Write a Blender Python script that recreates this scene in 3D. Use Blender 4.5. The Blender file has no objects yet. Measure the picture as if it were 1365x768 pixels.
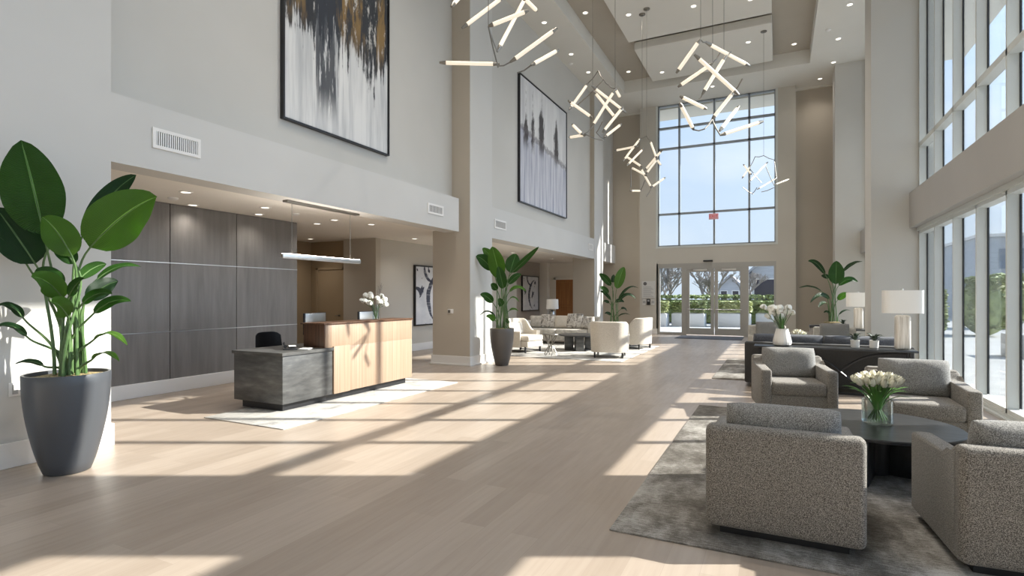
import bpy, bmesh, math, random
from mathutils import Vector, Matrix, noise
R = random.Random(11)
SC = bpy.context.scene
COL = SC.collection
PI = math.pi

# ------------------------------------------------------------------ materials
def mat(name, col, rough=0.6, spec=0.5, metal=0.0, nodes=None, **kw):
    m = bpy.data.materials.new(name); m.use_nodes = True
    b = m.node_tree.nodes['Principled BSDF']
    b.inputs['Base Color'].default_value = (*col, 1)
    b.inputs['Roughness'].default_value = rough
    b.inputs['Specular IOR Level'].default_value = spec
    b.inputs['Metallic'].default_value = metal
    for k, v in kw.items():
        b.inputs[k.replace('_', ' ')].default_value = v
    if nodes: nodes(m, m.node_tree, b)
    return m
def N(t, kind, **kw):
    n = t.nodes.new(kind)
    for k, v in kw.items():
        if k in n.inputs: n.inputs[k].default_value = v
        else: setattr(n, k, v)
    return n
def ramp(t, stops, src=None):
    r = t.nodes.new('ShaderNodeValToRGB')
    while len(r.color_ramp.elements) < len(stops): r.color_ramp.elements.new(0.5)
    for e, (p, c) in zip(r.color_ramp.elements, stops):
        e.position = p; e.color = (*c, 1) if len(c) == 3 else c
    if src is not None: t.links.new(src, r.inputs['Fac'])
    return r
def coords(t, scale=(1, 1, 1), which='Object', rot=(0, 0, 0)):
    tc = t.nodes.new('ShaderNodeTexCoord'); mp = t.nodes.new('ShaderNodeMapping')
    mp.inputs['Scale'].default_value = scale; mp.inputs['Rotation'].default_value = rot
    t.links.new(tc.outputs[which], mp.inputs['Vector']); return mp.outputs['Vector']
def mixc(t, fac, a, b, mode='MIX'):
    m = t.nodes.new('ShaderNodeMix'); m.data_type = 'RGBA'; m.blend_type = mode
    for s, v in ((m.inputs['Factor'], fac), (m.inputs[6], a), (m.inputs[7], b)):
        if isinstance(v, (int, float)): s.default_value = v
        elif isinstance(v, tuple): s.default_value = (*v, 1)
        else: t.links.new(v, s)
    return m.outputs[2]
def bump(t, b, h, strength=0.2, dist=0.01):
    n = t.nodes.new('ShaderNodeBump'); n.inputs['Strength'].default_value = strength; n.inputs['Distance'].default_value = dist
    t.links.new(h, n.inputs['Height']); t.links.new(n.outputs['Normal'], b.inputs['Normal'])

def n_paint(c1, c2):
    def f(m, t, b):
        nz = N(t, 'ShaderNodeTexNoise', Scale=0.7, Detail=3.0); t.links.new(coords(t), nz.inputs['Vector'])
        r = ramp(t, [(0.35, c1), (0.7, c2)], nz.outputs['Fac']); t.links.new(r.outputs[0], b.inputs['Base Color'])
        n2 = N(t, 'ShaderNodeTexNoise', Scale=220.0, Detail=2.0); t.links.new(coords(t), n2.inputs['Vector'])
        bump(t, b, n2.outputs['Fac'], 0.05, 0.002)
    return f
def paint(name, c, d=0.02, rough=0.75):
    return mat(name, c, rough, 0.3, nodes=n_paint(tuple(x - d for x in c), tuple(x + d * 0.5 for x in c)))

def n_floor(m, t, b):
    tc = t.nodes.new('ShaderNodeTexCoord'); sp = t.nodes.new('ShaderNodeSeparateXYZ'); cb = t.nodes.new('ShaderNodeCombineXYZ')
    t.links.new(tc.outputs['Object'], sp.inputs[0]); t.links.new(sp.outputs['Y'], cb.inputs['X']); t.links.new(sp.outputs['X'], cb.inputs['Y'])
    br = N(t, 'ShaderNodeTexBrick', Scale=1.0); br.offset = 0.37; br.offset_frequency = 2; br.squash = 1.0
    br.inputs['Brick Width'].default_value = 1.9; br.inputs['Row Height'].default_value = 0.19
    br.inputs['Mortar Size'].default_value = 0.0016; br.inputs['Mortar Smooth'].default_value = 0.3; br.inputs['Bias'].default_value = 0.0
    br.inputs['Color1'].default_value = (0, 0, 0, 1); br.inputs['Color2'].default_value = (1, 1, 1, 1); br.inputs['Mortar'].default_value = (.5, .5, .5, 1)
    t.links.new(cb.outputs[0], br.inputs['Vector'])
    tone = ramp(t, [(0.0, FLOOR_A), (0.5, FLOOR_B), (1.0, FLOOR_C)], br.outputs['Color'])
    g = N(t, 'ShaderNodeTexNoise', Scale=1.0, Detail=6.0, Roughness=0.6); t.links.new(coords(t, (26, 1.3, 1)), g.inputs['Vector'])
    gr = ramp(t, [(0.25, (0.84, 0.82, 0.80)), (0.6, (1.0, 1.0, 1.0))], g.outputs['Fac'])
    c = mixc(t, 0.7, tone.outputs[0], gr.outputs[0], 'MULTIPLY')
    c = mixc(t, br.outputs['Fac'], c, (0.33, 0.27, 0.22))
    t.links.new(c, b.inputs['Base Color'])
    g2 = N(t, 'ShaderNodeTexNoise', Scale=2.5, Detail=4.0); t.links.new(coords(t, (6, 1, 1)), g2.inputs['Vector'])
    rr = ramp(t, [(0.3, (0.30,) * 3), (0.7, (0.42,) * 3)], g2.outputs['Fac']); t.links.new(rr.outputs[0], b.inputs['Roughness'])
    bump(t, b, br.outputs['Fac'], -0.15, 0.002)
FLOOR_A, FLOOR_B, FLOOR_C = (0.350, 0.285, 0.230), (0.385, 0.317, 0.259), (0.420, 0.350, 0.289)

def n_tweed(light, dark, sc=150.0):
    def f(m, t, b):
        v = coords(t)
        a = N(t, 'ShaderNodeTexNoise', Scale=sc, Detail=2.0, Roughness=0.7); t.links.new(v, a.inputs['Vector'])
        r = ramp(t, [(0.38, dark), (0.52, tuple((x + y) / 2 for x, y in zip(light, dark))), (0.66, light)], a.outputs['Fac'])
        t.links.new(r.outputs[0], b.inputs['Base Color'])
        bump(t, b, a.outputs['Fac'], 0.5, 0.003)
        b.inputs['Sheen Weight'].default_value = 0.15
    return f
def n_wood(c1, c2, scale=(30, 30, 1.2), sc=1.0, rough=None):
    def f(m, t, b):
        a = N(t, 'ShaderNodeTexNoise', Scale=sc, Detail=5.0, Roughness=0.6, Distortion=0.3); t.links.new(coords(t, scale), a.inputs['Vector'])
        r = ramp(t, [(0.3, c1), (0.7, c2)], a.outputs['Fac']); t.links.new(r.outputs[0], b.inputs['Base Color'])
    return f
def n_speck(stops, sc, stretch=(1, 1, 1), detail=5.0, bmp=0.0, dist=0.0):
    def f(m, t, b):
        a = N(t, 'ShaderNodeTexNoise', Scale=sc, Detail=detail, Roughness=0.65, Distortion=dist); t.links.new(coords(t, stretch), a.inputs['Vector'])
        r = ramp(t, stops, a.outputs['Fac']); t.links.new(r.outputs[0], b.inputs['Base Color'])
        if bmp: bump(t, b, a.outputs['Fac'], bmp, 0.01)
    return f
def emission(name, col, strength):
    m = bpy.data.materials.new(name); m.use_nodes = True; t = m.node_tree; t.nodes.clear()
    e = N(t, 'ShaderNodeEmission'); e.inputs[0].default_value = (*col, 1); e.inputs[1].default_value = strength
    o = N(t, 'ShaderNodeOutputMaterial'); t.links.new(e.outputs[0], o.inputs[0]); return m
def glass(name, tint=(1, 1, 1), refl=1.0, rough=0.0):
    m = bpy.data.materials.new(name); m.use_nodes = True; t = m.node_tree; t.nodes.clear()
    tr = N(t, 'ShaderNodeBsdfTransparent'); tr.inputs[0].default_value = (*tint, 1)
    gl = N(t, 'ShaderNodeBsdfGlossy'); gl.inputs['Roughness'].default_value = rough
    fr = N(t, 'ShaderNodeFresnel', IOR=1.45); mu = N(t, 'ShaderNodeMath', operation='MULTIPLY'); mu.inputs[1].default_value = refl
    mx = N(t, 'ShaderNodeMixShader'); o = N(t, 'ShaderNodeOutputMaterial')
    t.links.new(fr.outputs[0], mu.inputs[0]); t.links.new(mu.outputs[0], mx.inputs[0]); t.links.new(tr.outputs[0], mx.inputs[1]); t.links.new(gl.outputs[0], mx.inputs[2]); t.links.new(mx.outputs[0], o.inputs[0])
    return m

M = {}
M['floor'] = mat('light_oak_planks', FLOOR_B, 0.35, 0.45, nodes=n_floor)
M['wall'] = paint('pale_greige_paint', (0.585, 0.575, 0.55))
M['wall_upper'] = paint('upper_wall_shaded', (0.55, 0.535, 0.50))  # slightly darker than the bulkhead; shade at the ledge put into the colour
M['wall_tan'] = paint('warm_taupe_paint', (0.50, 0.45, 0.38))
M['wall_far'] = paint('stone_paint', (0.55, 0.52, 0.465))
M['wall_right'] = paint('soft_grey_paint', (0.57, 0.55, 0.51))
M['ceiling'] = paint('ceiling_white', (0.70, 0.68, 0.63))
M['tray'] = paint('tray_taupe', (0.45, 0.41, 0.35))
M['rec_ceiling'] = paint('warm_white', (0.84, 0.80, 0.74))
M['brown'] = paint('caramel_paint', (0.36, 0.27, 0.17))
M['taupe'] = paint('brown_grey_paint', (0.36, 0.32, 0.28))
M['cream'] = paint('cream_paint', (0.76, 0.72, 0.65))
M['trim'] = paint('white_trim', (0.78, 0.76, 0.73), 0.01, 0.45)
M['frame'] = mat('pale_grey_aluminium', (0.60, 0.62, 0.60), 0.5, 0.5, 0.0)
M['frame_dark'] = mat('blue_grey_aluminium', (0.27, 0.30, 0.33), 0.45, 0.5, 0.1)
M['gasket'] = mat('black_gasket', (0.012, 0.014, 0.018), 0.5)
M['doorframe'] = mat('bronze_grey_aluminium', (0.40, 0.385, 0.36), 0.4, 0.5, 0.4)
M['glass'] = glass('clear_glass', (0.965, 0.98, 0.98), 0.38)
M['black'] = mat('black_satin', (0.015, 0.015, 0.017), 0.35)
M['blackmetal'] = mat('blackened_steel', (0.05, 0.052, 0.056), 0.3, 0.5, 0.5, nodes=n_speck([(0.3, (0.035, 0.037, 0.04)), (0.7, (0.075, 0.078, 0.083))], 3.0, (1, 6, 1)))
M['stone'] = mat('dark_stone', (0.07, 0.07, 0.07), 0.35, 0.5, nodes=n_speck([(0.3, (0.040, 0.040, 0.040)), (0.55, (0.085, 0.085, 0.083)), (0.75, (0.15, 0.15, 0.145))], 3.0, (1, 1, 4), 8.0))
M['panel'] = mat('grey_wood_panel', (0.16, 0.15, 0.14), 0.35, 0.5, nodes=n_wood((0.150, 0.140, 0.132), (0.215, 0.203, 0.193), (20, 9, 0.8)))
M['deskwood'] = mat('striped_oak', (0.5, 0.36, 0.24), 0.45, 0.4, nodes=n_wood((0.25, 0.165, 0.108), (0.41, 0.305, 0.222), (75, 60, 0.5)))
M['deskwood_dark'] = mat('walnut', (0.1, 0.05, 0.03), 0.45, 0.4, nodes=n_wood((0.055, 0.026, 0.014), (0.13, 0.065, 0.035), (40, 30, 0.6)))
M['doorwood'] = mat('orange_oak', (0.4, 0.2, 0.08), 0.45, 0.4, nodes=n_wood((0.26, 0.105, 0.032), (0.38, 0.17, 0.055), (30, 30, 1)))
M['silver'] = mat('brushed_silver', (0.62, 0.61, 0.59), 0.3, 0.5, 0.9)
M['steel'] = mat('pewter_metal', (0.24, 0.225, 0.20), 0.35, 0.5, 0.8)
M['tube'] = mat('frosted_tube', (0.70, 0.66, 0.58), 0.5)
_b = M['tube'].node_tree.nodes['Principled BSDF']; _b.inputs['Emission Color'].default_value = (1.0, 0.86, 0.66, 1); _b.inputs['Emission Strength'].default_value = 0.55
M['lampglow'] = emission('downlight_glow', (1.0, 0.9, 0.76), 3.0)
M['ceiling_fill'] = emission('added_ceiling_fill', (1.0, 0.93, 0.84), 70.0)  # glow added to brighten the reception ceiling; the pendant itself is unlit
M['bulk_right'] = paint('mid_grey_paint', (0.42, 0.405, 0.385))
M['tweed'] = mat('grey_tweed', (0.3, 0.28, 0.25), 0.9, 0.2, nodes=n_tweed((0.385, 0.355, 0.315), (0.045, 0.040, 0.034), 205.0))
M['tweed_pillow'] = mat('smooth_grey_weave', (0.3, 0.29, 0.27), 0.9, 0.2, nodes=n_tweed((0.40, 0.39, 0.37), (0.09, 0.086, 0.08), 190.0))
M['grey_fabric'] = mat('charcoal_weave', (0.1, 0.1, 0.1), 0.9, 0.2, nodes=n_tweed((0.13, 0.137, 0.155), (0.045, 0.048, 0.058), 120.0))
M['greyback'] = mat('smoke_grey_weave', (0.1, 0.1, 0.1), 0.9, 0.2, nodes=n_tweed((0.085, 0.083, 0.08), (0.035, 0.034, 0.033), 120.0))
M['cream_fabric'] = mat('cream_weave', (0.62, 0.57, 0.5), 0.9, 0.2, nodes=n_tweed((0.66, 0.61, 0.535), (0.54, 0.49, 0.42), 60.0))
M['linen'] = mat('mottled_linen', (0.5, 0.48, 0.44), 0.9, 0.2, nodes=n_speck([(0.35, (0.38, 0.36, 0.32)), (0.65, (0.60, 0.57, 0.52))], 9.0, (1, 1, 1), 6.0))
M['pattern'] = mat('marbled_fabric', (0.5, 0.5, 0.5), 0.9, 0.2, nodes=n_speck([(0.38, (0.17, 0.16, 0.15)), (0.48, (0.50, 0.47, 0.43)), (0.62, (0.70, 0.68, 0.64))], 6.0, (1, 1, 1), 5.0, 0, 1.5))
M['ceramic'] = mat('white_ceramic', (0.78, 0.76, 0.72), 0.4, 0.5)
M['potstone'] = mat('charcoal_pot', (0.062, 0.067, 0.076), 0.36, 0.5)
M['potbrown'] = mat('bronze_grey_pot', (0.115, 0.105, 0.095), 0.32, 0.5)
M['soil'] = mat('straw_mulch', (0.3, 0.22, 0.1), 0.95, nodes=n_speck([(0.35, (0.06, 0.045, 0.025)), (0.6, (0.42, 0.33, 0.16))], 60.0, (1, 1, 1), 4.0, 0.8))
M['marble'] = mat('veined_stone', (0.7, 0.65, 0.58), 0.5, nodes=n_speck([(0.35, (0.56, 0.50, 0.42)), (0.6, (0.80, 0.75, 0.68))], 1.0, (40, 40, 2)))
M['shade'] = mat('white_linen_shade', (0.86, 0.84, 0.80), 0.8, 0.2)
M['shade'].node_tree.nodes['Principled BSDF'].inputs['Transmission Weight'].default_value = 0.0
M['white'] = mat('white_plastic', (0.8, 0.79, 0.77), 0.4)
M['screen'] = mat('monitor_screen', (0.02, 0.02, 0.025), 0.15, 0.6)
M['vaseglass'] = glass('vase_glass', (0.95, 0.98, 0.97), 0.55)
M['water'] = glass('vase_water', (0.93, 0.97, 0.95), 0.25)
def n_leaf(c1, c2):
    def f(m, t, b):
        at = t.nodes.new('ShaderNodeUVMap'); sp = t.nodes.new('ShaderNodeSeparateXYZ'); t.links.new(at.outputs[0], sp.inputs[0])
        # fine side veins running off the midrib
        w = N(t, 'ShaderNodeTexWave', Scale=26.0, Distortion=0.6); w.bands_direction = 'X'
        t.links.new(coords(t, (1, 0.25, 1), 'UV', (0, 0, 0.5)), w.inputs['Vector'])
        base = ramp(t, [(0.0, tuple(x * .6 for x in c1)), (0.45, c1), (1.0, c2)], w.outputs['Fac'])
        nz = N(t, 'ShaderNodeTexNoise', Scale=3.0, Detail=2.0); t.links.new(coords(t), nz.inputs['Vector'])
        c = mixc(t, nz.outputs['Fac'], base.outputs[0], tuple(x * 0.6 for x in c1))
        mr = N(t, 'ShaderNodeMath', operation='SUBTRACT'); t.links.new(sp.outputs['Y'], mr.inputs[0]); mr.inputs[1].default_value = 0.5
        ab = N(t, 'ShaderNodeMath', operation='ABSOLUTE'); t.links.new(mr.outputs[0], ab.inputs[0])
        lt = N(t, 'ShaderNodeMath', operation='LESS_THAN'); t.links.new(ab.outputs[0], lt.inputs[0]); lt.inputs[1].default_value = 0.022
        c = mixc(t, lt.outputs[0], c, tuple(min(1, x * 1.5 + 0.05) for x in c2))
        t.links.new(c, b.inputs['Base Color'])
        bump(t, b, w.outputs['Fac'], 0.5, 0.006)
        o = [n for n in t.nodes if n.type == 'OUTPUT_MATERIAL'][0]
        tl = N(t, 'ShaderNodeBsdfTranslucent'); mx = N(t, 'ShaderNodeMixShader'); mx.inputs[0].default_value = 0.22
        g = mixc(t, 1.0, c, (1.0, 1.6, 0.5), 'MULTIPLY'); t.links.new(g, tl.inputs[0])
        t.links.new(b.outputs[0], mx.inputs[1]); t.links.new(tl.outputs[0], mx.inputs[2]); t.links.new(mx.outputs[0], o.inputs[0])
    return f
M['leaf'] = mat('glossy_leaf', (0.04, 0.13, 0.03), 0.42, 0.32, nodes=n_leaf((0.020, 0.078, 0.008), (0.046, 0.138, 0.014)))
M['leaf_light'] = mat('lime_leaf', (0.1, 0.25, 0.03), 0.42, 0.32, nodes=n_leaf((0.062, 0.165, 0.014), (0.125, 0.255, 0.026)))
M['leaf_dark'] = mat('deep_leaf', (0.02, 0.06, 0.02), 0.4, 0.32, nodes=n_leaf((0.010, 0.042, 0.012), (0.022, 0.075, 0.018)))
M['petiole'] = mat('green_stalk', (0.075, 0.15, 0.04), 0.45, nodes=n_speck([(0.3, (0.045, 0.10, 0.03)), (0.7, (0.13, 0.22, 0.075))], 8.0))
M['petal'] = mat('cream_petal', (0.85, 0.82, 0.68), 0.6, 0.3)
M['petalwhite'] = mat('white_petal', (0.84, 0.84, 0.78), 0.6, 0.3)
M['blade'] = mat('tulip_leaf', (0.10, 0.26, 0.05), 0.45)
M['dkgreen'] = mat('dark_succulent', (0.05, 0.075, 0.05), 0.6)
M['hedge'] = mat('hedge_leaf', (0.15, 0.2, 0.06), 0.7, nodes=n_speck([(0.3, (0.13, 0.17, 0.06)), (0.7, (0.36, 0.42, 0.18))], 2.5))
M['hedge_pale'] = mat('sunlit_hedge_leaf', (0.3, 0.34, 0.12), 0.7, nodes=n_speck([(0.3, (0.26, 0.31, 0.11)), (0.7, (0.58, 0.60, 0.32))], 2.5))  # paler copy of the hedge leaf; sunlight is put into the colour
M['bark'] = mat('grey_bark', (0.17, 0.15, 0.135), 0.9, nodes=n_speck([(0.3, (0.16, 0.145, 0.13)), (0.7, (0.30, 0.27, 0.25))], 9.0))
M['paving'] = mat('pale_paving', (0.55, 0.54, 0.51), 0.8, nodes=n_speck([(0.3, (0.33, 0.33, 0.32)), (0.7, (0.42, 0.42, 0.41))], 1.5))
M['planter'] = mat('white_planter', (0.58, 0.58, 0.58), 0.7)
M['siding'] = mat('grey_siding', (0.25, 0.26, 0.28), 0.8, nodes=n_speck([(0.4, (0.40, 0.41, 0.44)), (0.6, (0.50, 0.51, 0.54))], 1.0, (1, 1, 22)))
M['roofing'] = mat('slate_roof', (0.18, 0.18, 0.20), 0.8, nodes=n_speck([(0.3, (0.30, 0.30, 0.32)), (0.7, (0.42, 0.42, 0.44))], 6.0))
M['darkwin'] = mat('dark_window', (0.03, 0.03, 0.05), 0.15)
M['bldg'] = mat('blue_grey_cladding', (0.30, 0.33, 0.37), 0.7, nodes=n_speck([(0.4, (0.42, 0.45, 0.49)), (0.6, (0.50, 0.53, 0.57))], 0.8, (1, 1, 8)))
M['bluewin'] = mat('blue_window', (0.22, 0.27, 0.33), 0.2)
M['exterior'] = mat('render_exterior', (0.5, 0.5, 0.48), 0.85)
M['mat'] = mat('door_mat', (0.05, 0.055, 0.07), 0.95, nodes=n_tweed((0.075, 0.08, 0.10), (0.03, 0.033, 0.045), 60.0))
M['exitred'] = mat('exit_red', (0.75, 0.06, 0.10), 0.5); M['exitpink'] = mat('exit_face', (0.80, 0.42, 0.46), 0.4)
M['paper'] = mat('sign_paper', (0.62, 0.61, 0.59), 0.7); M['ink'] = mat('sign_ink', (0.13, 0.12, 0.12), 0.7); M['inkgrey'] = mat('sign_grey', (0.38, 0.38, 0.38), 0.7)

def n_rug(base, mid, dark, sc):
    def f(m, t, b):
        a = N(t, 'ShaderNodeTexNoise', Scale=sc, Detail=8.0, Roughness=0.7); t.links.new(coords(t, (1.0, 0.55, 1)), a.inputs['Vector'])
        g = N(t, 'ShaderNodeTexNoise', Scale=1.0, Detail=4.0, Roughness=0.7); t.links.new(coords(t, (12, 90, 1)), g.inputs['Vector'])
        f2 = N(t, 'ShaderNodeTexNoise', Scale=180.0, Detail=2.0); t.links.new(coords(t), f2.inputs['Vector'])
        s = N(t, 'ShaderNodeMath', operation='MULTIPLY_ADD'); t.links.new(g.outputs['Fac'], s.inputs[0]); s.inputs[1].default_value = 0.45; t.links.new(a.outputs['Fac'], s.inputs[2])
        s2 = N(t, 'ShaderNodeMath', operation='MULTIPLY_ADD'); t.links.new(f2.outputs['Fac'], s2.inputs[0]); s2.inputs[1].default_value = 0.25; t.links.new(s.outputs[0], s2.inputs[2])
        r = ramp(t, [(0.62, dark), (0.82, mid), (1.0, base)], s2.outputs[0]); t.links.new(r.outputs[0], b.inputs['Base Color'])
        bump(t, b, f2.outputs['Fac'], 0.5, 0.004)
    return f
M['rug'] = mat('distressed_rug', (0.3, 0.28, 0.26), 0.95, 0.1, nodes=n_rug((0.46, 0.44, 0.41), (0.17, 0.157, 0.14), (0.045, 0.037, 0.030), 1.6))
M['rug_pale'] = mat('pale_rug', (0.6, 0.58, 0.56), 0.95, 0.1, nodes=n_rug((0.54, 0.525, 0.50), (0.44, 0.425, 0.40), (0.20, 0.20, 0.20), 3.5))
M['rug_edge'] = mat('rug_binding', (0.09, 0.08, 0.07), 0.9)

# paintings: coordinates 0..1 across and up
def art_coords(t, w, h):
    v = coords(t, (1 / w, 1 / h, 1), 'UV'); return v
def n_drip(kind):
    def f(m, t, b):
        tc = t.nodes.new('ShaderNodeTexCoord'); uv = tc.outputs['UV']
        sp = t.nodes.new('ShaderNodeSeparateXYZ'); t.links.new(uv, sp.inputs[0])
        def nz(scale, sx, sy, det=6.0, off=0.0, rough=0.65):
            mp = t.nodes.new('ShaderNodeMapping'); mp.inputs['Scale'].default_value = (sx, sy, 1); mp.inputs['Location'].default_value = (off, off * 0.7, off)
            t.links.new(uv, mp.inputs[0]); n = N(t, 'ShaderNodeTexNoise', Scale=scale, Detail=det, Roughness=rough); t.links.new(mp.outputs[0], n.inputs['Vector']); return n.outputs['Fac']
        def mth(op, a, c=None, clamp=False):
            n = N(t, 'ShaderNodeMath', operation=op); n.use_clamp = clamp
            for s, v in ((n.inputs[0], a), (n.inputs[1], c)):
                if v is None: continue
                if isinstance(v, (int, float)): s.default_value = v
                else: t.links.new(v, s)
            return n.outputs[0]
        def sm(x, lo, hi):
            n = t.nodes.new('ShaderNodeMapRange'); n.interpolation_type = 'SMOOTHSTEP'; n.inputs['From Min'].default_value = lo; n.inputs['From Max'].default_value = hi; t.links.new(x, n.inputs['Value']); return n.outputs[0]
        X, Y = sp.outputs['X'], sp.outputs['Y']
        if kind == 1:
            drip = nz(1.0, 22, 1.6); blot = nz(1.0, 5, 3.5, 8.0, 3.1); fine = nz(1.0, 60, 6, 4.0, 1.7)
            col = ramp(t, [(0.35, (0.46, 0.47, 0.48)), (0.6, (0.70, 0.70, 0.69))], nz(1.0, 14, 1.2, 4, 9)).outputs[0]
            hgt = mth('ADD', mth('MULTIPLY', drip, 0.75), mth('MULTIPLY', blot, 0.55))
            lim = mth('SUBTRACT', mth('ADD', hgt, mth('MULTIPLY', Y, 0.85)), 0.98)
            dark = sm(mth('ADD', lim, mth('MULTIPLY', mth('SUBTRACT', fine, 0.5), 0.25)), -0.02, 0.05)
            col = mixc(t, mth('MULTIPLY', dark, 0.96), col, (0.028, 0.031, 0.037))
            gold = mth('MULTIPLY', sm(nz(1.0, 7, 1.8, 7.0, 5.5), 0.50, 0.60), sm(Y, 0.36, 0.58))
            col = mixc(t, mth('MULTIPLY', gold, 0.85), col, (0.27, 0.175, 0.075))
            br = mth('MULTIPLY', sm(nz(1.0, 9, 4, 9.0, 7.7, 0.75), 0.54, 0.60), sm(Y, 0.40, 0.56))
            col = mixc(t, mth('MULTIPLY', br, 0.8), col, (0.62, 0.60, 0.56))
            c1 = mth('ABSOLUTE', mth('SUBTRACT', X, mth('ADD', 0.36, mth('MULTIPLY', mth('SUBTRACT', drip, 0.5), 0.35))))
            core = mth('MULTIPLY', sm(mth('MULTIPLY', c1, -1.0), -0.13, -0.08), mth('MULTIPLY', sm(Y, 0.03, 0.20), sm(fine, 0.36, 0.44)))
            col = mixc(t, mth('MULTIPLY', core, 0.9), col, (0.05, 0.056, 0.068))
        elif kind == 2:
            col = ramp(t, [(0.35, (0.52, 0.52, 0.53)), (0.65, (0.66, 0.66, 0.66))], nz(1.0, 12, 1.4, 4, 2)).outputs[0]
            col2 = ramp(t, [(0.35, (0.30, 0.32, 0.40)), (0.65, (0.66, 0.66, 0.69))], nz(1.0, 30, 1.2, 6, 4)).outputs[0]
            diag = mth('SUBTRACT', mth('SUBTRACT', 0.60, mth('MULTIPLY', X, 0.13)), Y)
            low = mth('MULTIPLY', sm(mth('ADD', diag, mth('MULTIPLY', mth('SUBTRACT', nz(1.0, 30, 8, 5, 6), 0.5), 0.2)), -0.02, 0.04), 1.0)
            col = mixc(t, low, col, col2)
            for cx, top, w in ((0.11, 0.74, 0.05), (0.24, 0.82, 0.035), (0.42, 0.88, 0.06), (0.75, 0.86, 0.055)):
                dx = mth('ABSOLUTE', mth('SUBTRACT', X, cx))
                taper = mth('MULTIPLY', sm(mth('SUBTRACT', top, Y), -0.02, 0.16), w)
                ins = sm(mth('ADD', mth('SUBTRACT', taper, dx), mth('MULTIPLY', mth('SUBTRACT', nz(1.0, 60, 14, 6, cx * 9), 0.5), 0.14)), -0.005, 0.02)
                ins = mth('MULTIPLY', ins, sm(Y, 0.40, 0.55))
                col = mixc(t, mth('MULTIPLY', ins, 0.95), col, (0.06, 0.055, 0.055))
            band = sm(mth('MULTIPLY', mth('ABSOLUTE', mth('ADD', diag, mth('MULTIPLY', mth('SUBTRACT', nz(1.0, 30, 30, 6, 8), 0.5), 0.12))), -1.0), -0.035, -0.01)
            col = mixc(t, mth('MULTIPLY', band, 0.6), col, (0.14, 0.13, 0.14))
        else:
            col = ramp(t, [(0.35, (0.58, 0.59, 0.62)), (0.65, (0.70, 0.70, 0.71))], nz(1.0, 3, 3, 3, 2)).outputs[0]
            n0 = nz(1.0, 3, 3, 4, kind * 1.3)
            def rad(cx, cy, sy):
                dx = mth('ADD', mth('SUBTRACT', X, cx), mth('MULTIPLY', mth('SUBTRACT', n0, 0.5), 0.10)); dy = mth('MULTIPLY', mth('SUBTRACT', Y, cy), sy)
                return mth('SQRT', mth('ADD', mth('MULTIPLY', dx, dx), mth('MULTIPLY', dy, dy)))
            streak = sm(nz(1.0, 4 , 40, 4, 3.3), 0.36, 0.46)
            for (ax, ay, ar, as_), (bx_, by_, br_, bs) in (((0.85, 0.45, 0.52, 1.1), (1.02, 0.42, 0.56, 1.05)), ((0.55, 0.95, 0.30, 1.3), (0.66, 1.02, 0.34, 1.2)), ((0.05, 0.55, 0.17, 1.6), (-0.05, 0.50, 0.17, 1.6))):
                k = mth('MULTIPLY', sm(mth('SUBTRACT', ar, rad(ax, ay, as_)), 0.0, 0.015), sm(mth('SUBTRACT', rad(bx_, by_, bs), br_), 0.0, 0.015))
                col = mixc(t, mth('MULTIPLY', k, mth('ADD', 0.65, mth('MULTIPLY', streak, 0.3))), col, (0.045, 0.05, 0.075))
            blob = sm(nz(1.0, 3.5, 2.2, 3, 11 + kind), 0.60, 0.63); col = mixc(t, blob, col, (0.07, 0.075, 0.10))
        t.links.new(col, b.inputs['Base Color'])
    return f
M['art1'] = mat('abstract_gold_and_charcoal', (0.6, 0.6, 0.6), 0.85, 0.12, nodes=n_drip(1))
M['art2'] = mat('abstract_grey_blue_drips', (0.6, 0.6, 0.6), 0.85, 0.12, nodes=n_drip(2))
M['art3'] = mat('abstract_navy_brushstrokes', (0.6, 0.6, 0.6), 0.85, 0.12, nodes=n_drip(3))
M['art4'] = mat('abstract_black_brushstrokes', (0.6, 0.6, 0.6), 0.85, 0.12, nodes=n_drip(4))

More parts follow.
